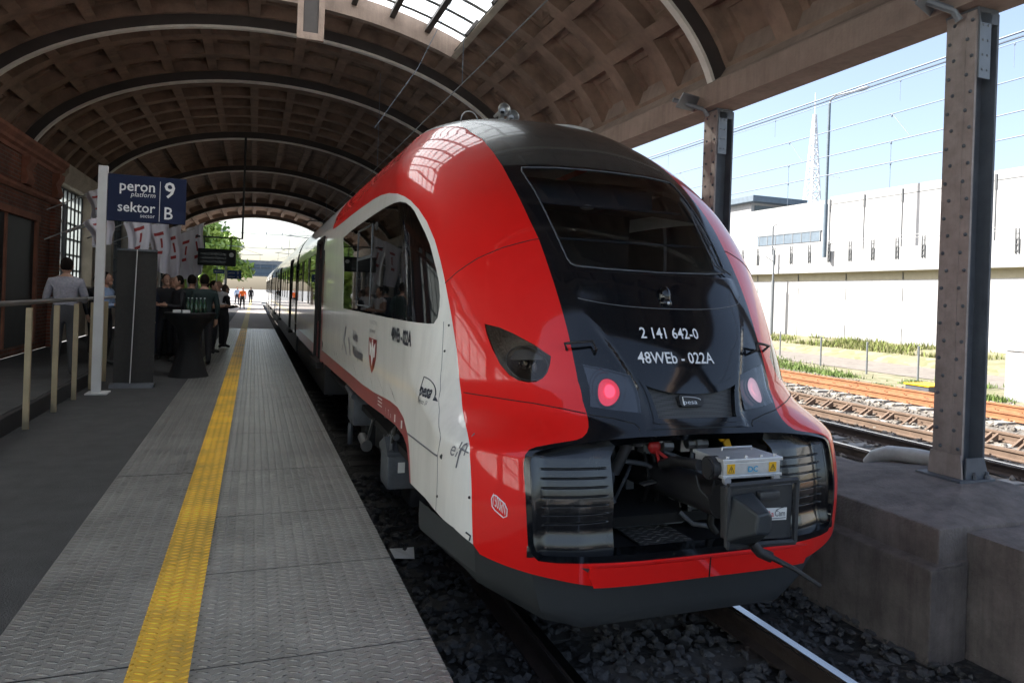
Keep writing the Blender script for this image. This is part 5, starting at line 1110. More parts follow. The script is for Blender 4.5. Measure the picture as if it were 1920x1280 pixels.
# rails and sleepers
RAILP = [(-.075, 0), (.075, 0), (.075, .012), (.012, .035), (.012, .12), (.036, .13), (.036, .166), (.03, .172), (-.03, .172), (-.036, .166), (-.036, .13), (-.012, .12), (-.012, .035), (-.075, .012)]
def railbar(x, y0, y1, ztop, m, par, top=True):
    b = MB(); b.prism([(x+p[0], ztop-.172+p[1]) for p in RAILP], 'y', y0, y1); o = b.build('rail', m, par)
    if top:
        b = MB(); b.add([(x-.030, y0, ztop+.0015), (x+.030, y0, ztop+.0015), (x+.030, y1, ztop+.0015), (x-.030, y1, ztop+.0015)], [(0, 1, 2, 3)])
        b.add([(x-.0375, y0, ztop-.022), (x-.031, y0, ztop+.001), (x-.031, y1, ztop+.001), (x-.0375, y1, ztop-.022)], [(0, 3, 2, 1)]); b.build('running_surface', M['rail_t'], o)
    return o
def track(name, lab, xs, y0, y1, zt, m, sm, slx, pitch, ny, top=True):
    t = thing(name, lab, 'railway track', (sum(xs)/2, 0, 0)); t.location = (0, 0, 0)
    for x in xs: railbar(x, y0, y1, zt, m, t, top)
    s0 = None
    for k in range(ny):
        y = y0+1.0+pitch*k
        if s0 is None:
            b = MB(); b.prism([(slx[0], -.03), (slx[1], -.03), (slx[1], .02), (slx[1]-.05, .05), (slx[0]+.05, .05), (slx[0], .02)], 'y', -.13, .13); s0 = b.build('sleeper', sm, t, None, (0, y, zt-.225))
            for x in xs:
                c = MB()
                for sg in (-1, 1): c.box(x+sg*.10-.04, x+sg*.10+.04, -.07, .07, .05, .075); c.lathe([(.016, 0), (.016, .03)], (x+sg*.10, 0, .075), 6)
                c.build('rail_clip', m, s0)
        else:
            c = copy_tree(s0, t); c.location = (0, y, zt-(.225 if sm is not M['sleeper_d'] else .25))
    return t
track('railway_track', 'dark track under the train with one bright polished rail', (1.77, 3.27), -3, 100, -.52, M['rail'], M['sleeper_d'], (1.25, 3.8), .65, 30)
track('railway_track', 'polished track nearest the plinth wall, half in the roof shade', (8.72, 10.10), -3, 120, -.5, M['rail'], M['sleeper'], (7.6, 11.0), .62, 50)
tb = track('railway_track', 'brown rusty track with small triangular brackets along one rail', (11.25, 12.75), -3, 120, -.5, M['rail_b'], M['sleeper'], (11.0, 13.8), .62, 50, False)
rb0 = None
for k in range(34):
    if rb0 is None:
        b = MB(); b.prism([(12.3, -.73), (12.66, -.73), (12.66, -.53)], 'y', 0, .04); b.prism([(12.3, -.73), (12.66, -.73), (12.66, -.53)], 'y', .12, .16); b.box(12.3, 12.7, -.02, .18, -.735, -.72); rb0 = b.build('rail_bracket', M['rail_b'], tb, None, (0, 5, 0))
    else:
        c = rb0.copy(); COL.objects.link(c); c.location = (0, 5+.55*k, 0)
track('railway_track', 'orange rusty disused track nearest the road', (15.25, 16.6), -3, 120, -.48, M['rail_o'], M['sleeper'], (14.6, 17.2), .62, 60, False)
# contact wire over the platform track
cw = thing('contact_wire', 'overhead contact wire hanging over the train inside the hall', 'wire')
b = MB(); b.tube([(XC, -3, 4.43), (XC, 110, 4.43)], .008, 6); b.build('wire', M['galv'], cw)
b = MB()
for y, xt in ((9.1, XC), (16, XC), (2.4, XC), (28, XC)): b.tube([(XC, y, 4.44), (xt, y, 6.55)], .005, 5)
b.tube([(1.9, 12.5, 4.5), (2.4, 11.4, 5.3), (2.9, 10.2, 6.6)], .006, 5)
b.build('dropper', M['wire'], cw)
hf = thing('gantry_hanger', 'small open steel frame hanging at the far edge of the big skylight', 'hanger')
b = MB()
for x0, x1, z0, z1 in ((.56, .66, 6.03, 7.2), (.92, 1.02, 6.03, 7.2)): b.box(x0, x1, 12.95, 13.05, z0, z1)
b.box(.66, .92, 12.95, 13.05, 6.03, 6.15); b.build('frame_bars', M['terra'] if False else M['concrete_b'], hf)
b = MB(); b.box(.66, .92, 12.99, 13.01, 6.15, 6.9); b.build('frame_panel', M['steel'], hf)
# ------------------------------------------------------------------ beyond the tracks: white wall, deck, building
rw = thing('white_retaining_wall', 'long white rendered wall with a cream recessed band beyond the tracks', 'wall')
b = MB(); b.box(30, 31, -10, 240, -1, 3.16); b.build('lower_wall', M['wall'], rw)
b = MB(); b.prism([(29.75, 3.6), (31, 3.6), (31, 3.16), (30.02, 3.16), (30.02, 3.18), (29.98, 3.55)], 'y', -10, 240); b.build('cream_band', M['wall_y'], rw)
b = MB(); b.box(29.55, 31, -10, 240, 3.6, 4.75); b.build('parapet', M['wall'], rw)
b = MB()
for y in np.arange(8.2, 80, 3.55): b.box(29.96, 29.998, y-.015, y+.015, 3.17, 3.56); b.box(29.985, 29.999, y-.012, y+.012, 2.1, 2.75); b.box(29.985, 29.999, y-.012, y+.012, -.1, .75)
b.build('wall_joint', M['wall_j'], rw)
dr = thing('deck_railing', 'light railing of paired posts along the top of the white wall', 'railing')
b0 = None
for k in range(34):
    y = 10+1.45*k
    if b0 is None:
        b = MB()
        for dy in (-.07, .07): b.box(29.50, 29.54, dy-.02, dy+.02, -.62, .42)
        for z in (-.5, -.25, 0, .2): b.box(29.50, 29.54, -.09, .09, z-.02, z+.02)
        b0 = b.build('railing_post', M['wall_j'], dr, None, (0, y, 4.78))
    else:
        c = b0.copy(); COL.objects.link(c); c.location = (0, y, 4.78)
b = MB()
for z in (5.14, 5.30): b.tube([(29.52, 6, z), (29.52, 62, z)], .015, 5)
b.build('top_rail', M['wall'], dr)
uw = thing('panel_building', 'tall windowless white panel building standing on the deck', 'building')
b = MB(); b.box(33, 48, 6, 33.9, 3, 8.45); b.build('wall', M['wall'], uw)
b = MB()
for y in (33.88, 31.3, 28.75, 26.2, 23.6, 21, 18.5, 16, 13.5, 11): b.box(32.97, 32.999, y-.02, y+.02, 3, 8.0); b.box(32.95, 32.998, y-.05, y+.05, 7.55, 8.28)
b.box(32.98, 32.999, 6, 33.9, 7.98, 8.0); b.build('panel_joint', M['wall_j'], uw)
lb_ = thing('low_white_building', 'lower white building with a long slot window beside the panel building', 'building')
b = MB(); b.box(33, 50, 33.95, 52, 3, 8.3); b.build('wall', M['wall'], lb_)
b = MB(); b.box(32.96, 32.998, 34.6, 40.4, 5.80, 6.42); w = b.build('slot_window', M['bluegrey'], lb_)
b = MB()
for y in np.arange(34.6, 40.6, .8): b.box(32.94, 32.96, y-.03, y+.03, 5.8, 6.42)
b.box(32.93, 32.96, 34.5, 40.5, 6.42, 6.5); b.build('window_frame', M['galv'], w)
rb = thing('flat_roofed_pavilion', 'grey pavilion with a wide overhanging flat roof above the white wall', 'building')
b = MB(); b.box(45.6, 51.0, 57, 74, 3, 11.75); b.build('wall', M['wall'], rb)
b = MB(); b.box(45, 51.6, 56, 75, 11.75, 12.35, 0, .04); b.build('roof', M['bluegrey'], rb)
b = MB(); b.box(46, 50.6, 56.95, 56.998, 9.8, 11.5); b.build('window_strip', M['winglass'], rb)
# spire-like lattice mast far away
lm = thing('lattice_mast', 'tall pale tapering lattice mast on the skyline', 'mast', (122, 131, 0))
b = MB(); HM = 47; n = 14
for k in range(4):
    a = PI/4+k*PI/2; b.tube([(3.1*math.cos(a), 3.1*math.sin(a), 10), (.25*math.cos(a), .25*math.sin(a), HM)], .20, 5)
for j in range(n):
    z0 = 10+(HM-10)*j/n; z1 = 10+(HM-10)*(j+1)/n; r0 = 3.1-(2.85)*j/n; r1 = 3.1-2.85*(j+1)/n
    for k in range(4):
        a = PI/4+k*PI/2; c = a+PI/2
        b.tube([(r0*math.cos(a), r0*math.sin(a), z0), (r1*math.cos(c), r1*math.sin(c), z1)], .11, 4); b.tube([(r0*math.cos(c), r0*math.sin(c), z0), (r1*math.cos(a), r1*math.sin(a), z1)], .11, 4); b.tube([(r0*math.cos(a), r0*math.sin(a), z0), (r0*math.cos(c), r0*math.sin(c), z0)], .11, 4)
b.build('mast_lattice', M['pale'], lm)
b = MB(); b.tube([(0, 0, HM), (0, 0, HM+5)], .1, 5); b.build('mast_tip', M['pale'], lm)
# street lamp and other poles on the deck
sl = thing('street_lamp', 'tall grey street lamp with a curved arm in front of the white panel building', 'street lamp', (29.2, 30.3, 4.7))
b = MB(); b.tube([(0, 0, -.3), (0, 0, 2.6)], .12, 10); b.tube([(0, 0, 2.6), (0, 0, 6.9)], .085, 10); b.tube([(0, 0, 6.9), (0, 0, 8.1)], .075, 8); b.build('pole', M['bluegrey'], sl, 40)
b = MB(); b.tube([(0, 0, 8.0), (.02, -.1, 8.35), (.05, -.4, 8.45), (.1, -1.7, 8.38)], .045, 7); b.tube([(0, 0, 4.2), (0, -.9, 3.9)], .02, 5); b.build('arm', M['galv'], sl, 60)
b = MB(); b.ell((.1, -2.1, 8.36), (.16, .5, .10), 14, 8); b.build('lamp_head', M['galv'], sl, 80)
sl2 = thing('street_lamp', 'smaller far street lamp seen just over the train roof', 'street lamp', (33, 56, 4))
for src in sl.children:
    c = src.copy(); COL.objects.link(c); c.parent = sl2
sp2 = thing('wall_pole', 'grey pole standing against the white wall beside the train nose', 'pole', (29.3, 34.4, -.6))
b = MB(); b.tube([(0, 0, 0), (0, 0, 3.75)], .10, 8); b.tube([(0, 0, 3.75), (0, 0, 5.6)], .06, 8); sp2_ = b.build('pole_shaft', M['galv'], sp2, 40)
b = MB(); b.tube([(0, 0, 4.9), (-.5, .1, 5.2)], .02, 5); b.build('pole_bracket', M['galv'], sp2)
pp = thing('deck_pole', 'thin grey post on the deck before the slot window', 'pole', (29.6, 34.9, 4.6)); b = MB(); b.tube([(0, 0, 0), (0, 0, 1.9)], .05, 7); b.build('pole_shaft', M['galv'], pp); b = MB(); b.tube([(0, 0, 1.9), (0, -.3, 2.0)], .03, 5); b.build('pole_bracket', M['galv'], pp)
# wire fence posts by the road
for i, (x, y) in enumerate(((23.2, 26.6), (21.2, 22.0), (20.6, 19.2), (20.8, 17.3), (20.7, 15.2), (20.7, 13.2))):
    t = thing('fence_post', ['thin grey fence post closest to the train nose', 'second fence post from the train nose', 'third fence post from the train nose, middle of the row', 'fence post nearest the left side of the riveted column', 'fence post hidden behind the riveted column', 'fence post beyond the riveted column near the white cabinet'][i], 'fence post', (x, y, GZ+.06), 0, 'fence posts along the dirt road')
    b = MB(); b.tube([(0, 0, 0), (0, 0, 1.12)], .035, 7); b.build('post', M['galv'], t, 40)
    b = MB(); b.lathe([(.042, 1.11), (.042, 1.135), (.01, 1.15)], (0, 0, 0), 8); b.build('cap', M['galv'], t)
sc = thing('signal_cabinet', 'white trackside equipment cabinet at the right edge of the picture', 'cabinet', (18.9, 12.7, GZ+.04))
b = MB(); b.box(0, .9, -1.0, .42, 0, 1.35, 0, .06); b.build('cabinet_body', M['wall'], sc)
b = MB(); b.box(-.012, -.0, -.9, .30, .12, 1.22); b.build('cabinet_door', M['pole_w'], sc); b = MB(); b.box(-.02, .92, -1.02, .44, 1.35, 1.39, 0, .01); b.build('cabinet_lid', M['wall'], sc)
pm = thing('point_machine', 'low grey trackside box with a yellow lid edge beside the orange rail', 'trackside box', (17.5, 14.5, GZ+.06))
b = MB(); b.box(0, .9, -.3, .45, 0, .22, 0, .02); b.build('box_body', M['boxgrey'], pm); b = MB(); b.box(-.03, .93, -.33, .48, .22, .26, 0, .01); b.build('box_lid', M['yellow'], pm)
# overhead wires of the open tracks: each line with its droppers
for i, (x, z) in enumerate(((9.3, 5.27), (9.34, 5.22), (9.3, 4.66), (9.3, 4.23), (9.3, 3.90), (12.0, 6.2), (15.9, 7.9))):
    t = thing('overhead_wire', ['upper of the twin thick overhead wires outside', 'lower of the twin thick overhead wires outside', 'overhead wire with the slanting dropper', 'third overhead wire from the top outside', 'lowest overhead wire in front of the white wall', 'overhead wire above the brown track', 'overhead wire above the orange track'][i], 'overhead wire', (0, 0, 0), 0, 'overhead wires above the open tracks')
    b = MB(); n = 60; b.tube([(x, -10+160*k/n, z+.0006*((-10+160*k/n) % 40-20)**2*.3) for k in range(n+1)], .008 if i > 1 else .013, 5); b.build('wire', M['wire'], t)
    if i in (2, 3, 4, 5):
        b = MB()
        for y in (8.35, 10.6, 14.2, 19, 25): b.tube([(x, y, z+.03), (x, y-.35 if i == 2 else y, z-.40)], .004, 5); b.ell((x, y, z), (.015, .015, .025), 6, 5); 
        b.build('dropper', M['wire'], t)
hw = thing('hanging_cable', 'loop of loose cable hanging by the far column', 'cable'); b = MB(); b.tube([(12, 22.0, 5.9), (12, 21.6, 5.0), (12, 20.8, 4.75), (12, 20.2, 5.4), (12, 19.8, 5.75), (12, 19.1, 5.2), (12, 18.6, 3.9)], .02, 6); b.build('cable_loop', M['bluegrey'], hw, 60); b = MB(); b.tube([(12, 20, 5.75), (12, 20, 6.2)], .012, 5); b.build('cable_hanger', M['wire'], hw)
# catenary masts, far bridge
mast0 = None
for i, (x, y) in enumerate(((6.9, 62), (6.9, 92), (6.9, 118), (-3.6, 100))):
    if mast0 is None:
        mast0 = thing('catenary_mast', '', 'mast', (x, y, GZ), 0, 'catenary masts along the open line')
        b = MB()
        for dx in (-.15, .15):
            for dy in (-.15, .15): b.tube([(dx, dy, 0), (dx*.7, dy*.7, 8.6)], .03, 5)
        for k in range(16):
            z = .3+.52*k; b.tube([(-.15, -.15, z), (.14, -.15, z+.5)], .015, 4); b.tube([(-.15, .15, z), (-.15, -.15, z+.5)], .015, 4)
        b.build('mast_frame', M['galv'], mast0)
        b = MB(); b.tube([(0, 0, 6.6), (-4.6, 0, 6.9)], .035, 6); b.tube([(0, 0, 8.2), (-4.4, 0, 6.9)], .02, 5); b.tube([(-4.2, 0, 6.8), (-4.3, 0, 5.0)], .02, 5); b.build('cantilever', M['galv'], mast0); m_ = mast0
    else:
        m_ = copy_tree(mast0); m_.location = (x, y, GZ)
        if x < 0: m_.rotation_euler = (0, 0, PI)
    m_['label'] = ['catenary mast just outside the far end of the hall', 'second catenary mast outside the hall, before the bridge', 'catenary mast close to the far bridge', 'catenary mast on the platform side of the line'][i]
for i, z in enumerate((7.4, 6.0)):
    t = thing('cross_span_wire', ['upper span wire crossing the far opening', 'lower span wire crossing the far opening'][i], 'overhead wire', (0, 75, 0), 0, 'span wires across the line'); b = MB(); b.tube([(-8, 0, z), (0, 0, z-.35), (9, 0, z-.1)], .022, 5); b.build('wire', M['wire'], t); b = MB()
    for x in (-1.2, 1.0, 2.5): b.lathe([(.03, 0), (.06, .06), (.03, .12), (.06, .18), (.03, .24)], (x, 0, z-.3), 7)
    b.build('insulator', M['wire'], t)
br = thing('far_bridge', 'grey road bridge crossing the line far beyond the platform', 'bridge')
b = MB(); b.box(-60, 60, 140, 150, 4.35, 6.2); b.build('bridge_deck', M['bluegrey'], br)
b = MB(); b.box(-60, 60, 139.9, 139.99, 6.2, 6.9)
b.build('bridge_parapet', M['galv'], br)
b = MB(); b.box(-60, 60, 139.7, 140, 5.6, 5.8); b.box(-60, 60, 139.6, 150, 4.05, 4.35); b.build('bridge_girder', M['bluegrey'], br)
for x in (-14, 9.5, 22): b = MB(); b.box(x-.6, x+.6, 141, 149, -1, 4.05); b.build('bridge_pier', M['plinth'], br)
# ------------------------------------------------------------------ trees
def tree(x, y, h, r, lab, n, m, z0=-.7, seed=0, grp='trees beyond the hall', cb=.28, sz=.30):
    r_ = np.random.default_rng(seed); t = thing('tree', lab, 'tree', (x, y, z0), 0, grp)
    b = MB(); b.tube([(0, 0, 0), (.1, .05, h*.3), (-.05, .1, h*.6), (.05, 0, h*.85)], [.22, .17, .11, .04], 8); cl = []
    for k in range(8):
        a = k*2.4; zz = h*(.32+.06*k); L = r*(.75-.05*k); p = (L*math.cos(a), L*math.sin(a), zz+L*.45); b.tube([(0, 0, zz-.3), (p[0]*.5, p[1]*.5, zz+.15*L), p], [.08, .05, .02], 5); cl.append(p)
    b.build('trunk', M['bark'], t, 60)
    cl += [(r*.75*math.cos(a)*s, r*.75*math.sin(a)*s, h*(cb+(1-cb)*q)) for a, s, q in zip(r_.random(16)*6.28, r_.random(16)**.5, r_.random(16)*.85)]
    cl = np.array(cl); k = r_.integers(0, len(cl), n); d = r_.standard_normal((n, 3)); d /= np.linalg.norm(d, axis=1, keepdims=True); cr = r*(.28+.16*r_.random(len(cl)))
    P = cl[k]+d*(cr[k]*(.55+.5*r_.random(n)))[:, None]*np.array([1, 1, .8])
    a1 = r_.standard_normal((n, 3)); a1 /= np.linalg.norm(a1, axis=1, keepdims=True); a2 = np.cross(a1, d); a2 /= np.linalg.norm(a2, axis=1, keepdims=True)+1e-9
    s = sz*(.5+.8*r_.random(n))[:, None]
    V = np.stack([P-a1*s, P+a2*s*.55, P+a1*s, P-a2*s*.55], 1).reshape(-1, 3)
    me = bpy.data.meshes.new('crown'); me.from_pydata(V.tolist(), [], [(4*i, 4*i+1, 4*i+2, 4*i+3) for i in range(n)]); me.materials.append(m); o = bpy.data.objects.new('crown', me); COL.objects.link(o); o.parent = t
    return t
tree(-6.4, 63, 9.4, 3.7, 'bushy green tree right behind the hanging display board', 7000, M['leaf2'], seed=1, cb=.10)
tree(-3.8, 79, 9.6, 3.3, 'lighter green tree at the edge of the far opening', 6000, M['leaf2'], seed=2, cb=.12)
tree(-8.8, 61, 10, 3.9, 'dark leafy tree outside the last windows of the hall', 6500, M['leaf'], seed=3, cb=.12)
tree(-7.6, 96, 11, 4.2, 'green tree farthest along the platform', 5000, M['leaf'], seed=4)
tree(-4.9, 62, 7.4, 2.6, 'low light green tree below the hanging display board', 4500, M['leaf2'], seed=7, cb=.08)
for i, (x, y, h) in enumerate(((-15, 47, 5.6), (-16.5, 38, 4.6), (-17.2, 29, 4.4), (-16.6, 20, 4.0))):
    tree(x, y, h, 2.6, ['green tree outside the farthest hall windows', 'green tree outside the middle hall windows', 'green tree outside the window bay nearer the sign', 'green tree outside the window beside the brick wall'][i], 2600, M['leaf2'], seed=10+i)
# ------------------------------------------------------------------ grass and weeds (uncountable)
def blades(n, fx, h0, h1, name, m, lab, w=.02, seed=0):
    r_ = np.random.default_rng(seed); P = fx(r_, n); n = len(P); h = h0+(h1-h0)*r_.random(n)**1.5; a = r_.random(n)*6.28; l = (r_.standard_normal((n, 2))*.25)*h[:, None]
    ww = w*(.5+r_.random(n)); dx = np.cos(a)*ww; dy = np.sin(a)*ww; z = np.zeros(n)
    V = np.stack([P-np.stack([dx, dy, z], 1), P+np.stack([dx, dy, z], 1), P+np.stack([l[:, 0], l[:, 1], h], 1)], 1).reshape(-1, 3)
    me = bpy.data.meshes.new(name); me.from_pydata(V.tolist(), [], [(3*i, 3*i+1, 3*i+2) for i in range(n)]); me.materials.append(m); o = bpy.data.objects.new(name, me); COL.objects.link(o); tag(o, lab, 'grass', kind='stuff'); return o
def bank(r_, n):
    x = 27.2+2.7*r_.random(n); y = 8+60*r_.random(n)**1.3; k_ = np.sin(x*2.1+1.3*np.sin(y*.9))+np.sin(y*1.7+x)+np.sin(y*.53) > -.9+1.4*r_.random(n); x = x[k_]; y = y[k_]; z = np.interp(x, [26, 27, 30], [GZ, -.37, -.04]); return np.stack([x, y, z], 1)
blades(34000, bank, .04, .30, 'grass', M['grass_y'], 'tall dry yellowish grass on the bank below the white wall', .03, 1)
blades(14000, bank, .03, .42, 'grass', M['grass'], 'green weeds mixed into the dry grass on the bank', .03, 2)
def patch(r_, n):
    c = np.array([(19.6, 22.5), (20.5, 24.5), (19.2, 20.6), (21, 27), (18.9, 18.8), (22.4, 31), (17.2, 15.6), (18.6, 13.5), (21.5, 16), (19.5, 16.2)]); s = np.array([.9, .9, .7, 1.3, .4, 1.6, .22, .35, .4, .25]); k = r_.integers(0, len(c), n)
    q = c[k]+r_.standard_normal((n, 2))*s[k][:, None]*np.array([.6, 1]); return np.stack([q[:, 0], q[:, 1], np.full(n, GZ+.05)], 1)
blades(6500, patch, .04, .20, 'grass', M['grass_g'], 'fresh green grass tufts beside the orange track', .022, 3)
# ------------------------------------------------------------------ platform furniture
ps = thing('platform_sign', 'dark blue platform sign reading peron 9 sektor B on a white post', 'sign', (-2.10, 11.63, 0))
b = MB(); b.box(-.06, .06, -.04, .04, .02, 3.30, 0, .006); b.build('post', M['pole_w'], ps)
b = MB(); b.box(-.12, .16, -.14, .18, 0, .02); b.build('base_plate', M['pole_w'], ps)
b = MB(); b.box(.065, 1.10, -.035, .035, 2.515, 3.195, 0, .004); bd_ = b.build('sign_board', M['sign_b'], ps)
yf = -.0365
def sg_text(s, x, z, size, align='LEFT', bold=0, xs=1, shear=0):
    b = MB(); put_text(b, s, lambda u, v: (x+u, yf, z+v), size, align, shear, xs, bold); b.build('lettering', M['txt_white'], bd_)
sg_text('peron', .69, 2.965, .215, 'RIGHT', .012, .92); sg_text('platform', .69, 2.885, .10, 'RIGHT', 0, .95, .2)
sg_text('sektor', .69, 2.66, .205, 'RIGHT', .010, .92); sg_text('sector', .69, 2.585, .08, 'RIGHT', 0, .95)
sg_text('9', .80, 2.90, .33, 'LEFT', .012, .95); sg_text('B', .80, 2.58, .26, 'LEFT', .008, .9)
b = MB(); b.box(.745, .752, yf, yf+.002, 2.54, 3.13); b.build('divider', M['txt_white'], bd_)
rl = thing('stair_railing', 'steel railing with beige posts and a dark round handrail along the raised floor', 'railing', (-2.26, 0, 0))
z_r = 1.37
for i, y in enumerate((6.6, 7.75, 8.9, 10.03, 11.05, 12.1, 13.1, 14.2)): b = MB(); b.box(-.03, .03, y-.02, y+.02, .0, z_r-.06, 0, .008); b.build('post', M['post_b'], rl)
b = MB(); b.tube([(0, -3, z_r), (0, 11.6, z_r)], .028, 10); b.build('handrail', M['handrail'], rl, 60)
b = MB(); b.tube([(0, 11.6, z_r), (0, 14.3, z_r)], .024, 10); b.build('handrail_extension', M['alu'], rl, 60)
rb_ = thing('roll_up_banner', 'dark back of a tall roll-up banner with a thin white support rod', 'banner', (-1.72, 12.3, 0))
b = MB(); n = 10; pts = [(-.28+.56*k/n, .012*math.sin(k*.9)) for k in range(n+1)]
b.add([(x, y, .06) for x, y in pts]+[(x, y+.02, 2.13) for x, y in pts]+[(x, y+.006, .06) for x, y in pts]+[(x, y+.026, 2.13) for x, y in pts], [(k, k+1, n+2+k, n+1+k) for k in range(n)]+[(2*n+2+k+1, 2*n+2+k, 3*n+3+k, 3*n+4+k) for k in range(n)])
b.build('banner_sheet', M['banner'], rb_, 180)
b = MB(); b.tube([(-.04, -.03, .07), (.0, -.015, 2.14)], .008, 6); b.build('support_rod', M['pole_w'], rb_)
b = MB(); b.prism([(-.10, 0), (.13, 0), (.11, .05), (.02, .075), (-.08, .05)], 'x', -.32, .30); b.box(-.28, .28, -.005, .03, 2.12, 2.15); b.build('base_case', M['boxgrey'], rb_)
# cocktail tables with black stretch covers, bottles and cups
def table(x, y, lab, h=1.12, r=.42):
    t = thing('cocktail_table', lab, 'table', (x, y, 0), 0, 'black draped cocktail tables')
    prof = [(r*.78, 0), (r*.70, .08), (r*.44, .45), (r*.40, .62), (r*.52, .85), (r*.92, 1.04), (r, h-.02), (r, h)]
    b = MB(); n = 28; vs = []
    for (q, z) in prof:
        for k in range(n): a = 2*PI*k/n; w = 1+(.06*math.cos(4*a)+.04*math.sin(9*a))*max(0, 1-abs(z-.4)/.75); vs.append((q*w*math.cos(a), q*w*math.sin(a), z))
    b.add(vs, [(i*n+k, i*n+(k+1) % n, (i+1)*n+(k+1) % n, (i+1)*n+k) for i in range(len(prof)-1) for k in range(n)])
    b.build('stretch_cover', M['cloth_k'], t, 60); b = MB(); b.lathe([(r-.01, h-.01), (r+.005, h), (r+.005, h+.012), (r-.01, h+.015)], (0, 0, 0), 28); b.build('table_top', M['blackmatt'], t, 40)
    return t
table(-1.05, 13.75, 'near cocktail table with black stretch cover and bottles on top')
table(-1.95, 18.2, 'black covered cocktail table among the standing guests', 1.1, .36)
ZT_ = 1.135
bt = None
for i, (dx, dy) in enumerate(((.10, -.1), (.16, .02), (-.05, .12), (.02, .0), (.22, .12))):
    t = thing('bottle', ['bottle standing farthest right on the near table', 'bottle second from the right on the near table', 'bottle at the back of the near table', 'bottle in the middle of the near table', 'bottle at the far right rim of the near table'][i], 'bottle', (-1.05+dx, 13.75+dy, ZT_), 0, 'bottles on the cocktail table')
    if bt is None:
        b = MB(); b.lathe([(.032, 0), (.036, .01), (.036, .15), (.014, .20), (.013, .25)], (0, 0, 0), 12); bt = b.build('bottle_body', M['bottle'], t, 40); b = MB(); b.lathe([(.015, .25), (.015, .265)], (0, 0, 0), 10); bc_ = b.build('cap', M['alu'], t)
    else:
        for s in (bt, bc_): c = s.copy(); COL.objects.link(c); c.parent = t
for i, (dx, dy) in enumerate(((-.20, -.22), (-.05, -.28))):
    t = thing('napkin_stack', ['white paper stack at the front left of the near table', 'white paper stack at the front centre of the near table'][i], 'napkins', (-1.05+dx, 13.75+dy, ZT_), .3*i, 'white papers on the cocktail table'); b = MB(); b.box(-.06, .06, -.05, .05, 0, .05, 0, .006); b.build('paper_stack', M['paper'], t)
wp_ = MB(); wp_.add([(1.22, 6.05, -.69), (1.38, 5.98, -.685), (1.42, 6.2, -.66), (1.33, 6.28, -.69), (1.20, 6.2, -.655)], [(0, 1, 2, 3, 4)])
tag(wp_.build('scrap_of_paper', M['paper']), 'white scrap of paper on the dark ballast by the platform edge', 'litter')
# flags on slanting poles along the facade
def flag(i, x, y, ztop, L, w, lab):
    t = thing('flag', lab, 'flag', (x, y, ztop), 0, 'white and red flags on the facade'); r_ = np.random.default_rng(40+i)
    b = MB(); b.tube([(-1.1, .15, -.55), (.12, 0, .06)], .014, 6); b.build('flag_pole', M['alu'], t)
    nx, nz = 10, 16; vs = []; ph = r_.random()*6
    for k in range(nz+1):
        for j in range(nx+1):
            u = j/nx; v = k/nz; cx = (.1-w*u*(1-.35*v)); vs.append((cx+.03*math.sin(ph+7*v), .09*math.sin(ph+9*u+2.2*v)*(.3+v)+.05*math.sin(17*u+ph), .05-.45*u*w-L*v*(1-.25*u*math.sin(ph)**2)))
    fs = []; mi = []
    fl = MB(); fl.v = vs
    for k in range(nz):
        for j in range(nx):
            fl.f.append((k*(nx+1)+j, k*(nx+1)+j+1, (k+1)*(nx+1)+j+1, (k+1)*(nx+1)+j)); u = (j+.5)/nx; v = (k+.5)/nz
            red = (.2 < v < .25 and .3 < u < .7) or (.34 < v < .47 and abs(u-.5) < .13 and j % 2 == 0) or (.58 < v < .62 and .35 < u < .7)
            fl.m.append(1 if red else 0)
    fl.build('flag_cloth', [M['cloth_w'], M['cloth_r']], t, 180)
FL = [(-2.70, 15.6, 2.95, .62, .52, 'white flag hanging just right of the sign post below the blue board'), (-2.22, 16.8, 3.08, 1.1, .5, 'white flag with red marks second from the sign post'), (-1.98, 18.2, 3.1, 1.3, .5, 'white and red flag third from the sign post'), (-1.88, 20, 3.15, 1.35, .5, 'white and red flag in the middle of the flag row'), (-1.75, 22, 3.2, 1.4, .5, 'white and red flag fifth from the sign post'), (-1.62, 24, 3.55, 1.6, .5, 'tallest white flag right of the blue sign board'), (-1.90, 26.5, 2.9, 1.4, .48, 'lowest and last white flag of the row'), (-3.3, 18.2, 3.75, .8, .42, 'red and white flag peeping out left of the sign post')]
for i, f in enumerate(FL): flag(i, *f)
# hanging departure display
hd_ = thing('departure_display', 'dark departure display board hanging from a bent pole over the platform', 'display board', (-.4, 24, 0))
b = MB(); b.box(-1.27, -.17, -.15, .15, 2.28, 2.80, 0, .015); bx_ = b.build('display_housing', M['screen'], hd_)
b = MB(); b.lathe([(.07, -.16), (.07, -.152)], (-.30, 0, 2.63), 16, axis='y'); b.build('display_clock', M['pole_w'], bx_)
for z in (2.36, 2.48, 2.60): b = MB(); b.box(-1.2, -.45, -.1525, -.1505, z, z+.07); b.build('display_row', M['visor'], bx_)
b = MB(); b.tube([(0, 0, 6.4), (0, 0, 3.17), (-2.1, 0, 3.17)], .035, 8); b.build('support_pole', M['iron'], hd_)
b = MB()
for x in (-1.1, -.33): b.tube([(x, 0, 3.17), (x, 0, 2.8)], .02, 6)
b.build('hanger', M['iron'], hd_)
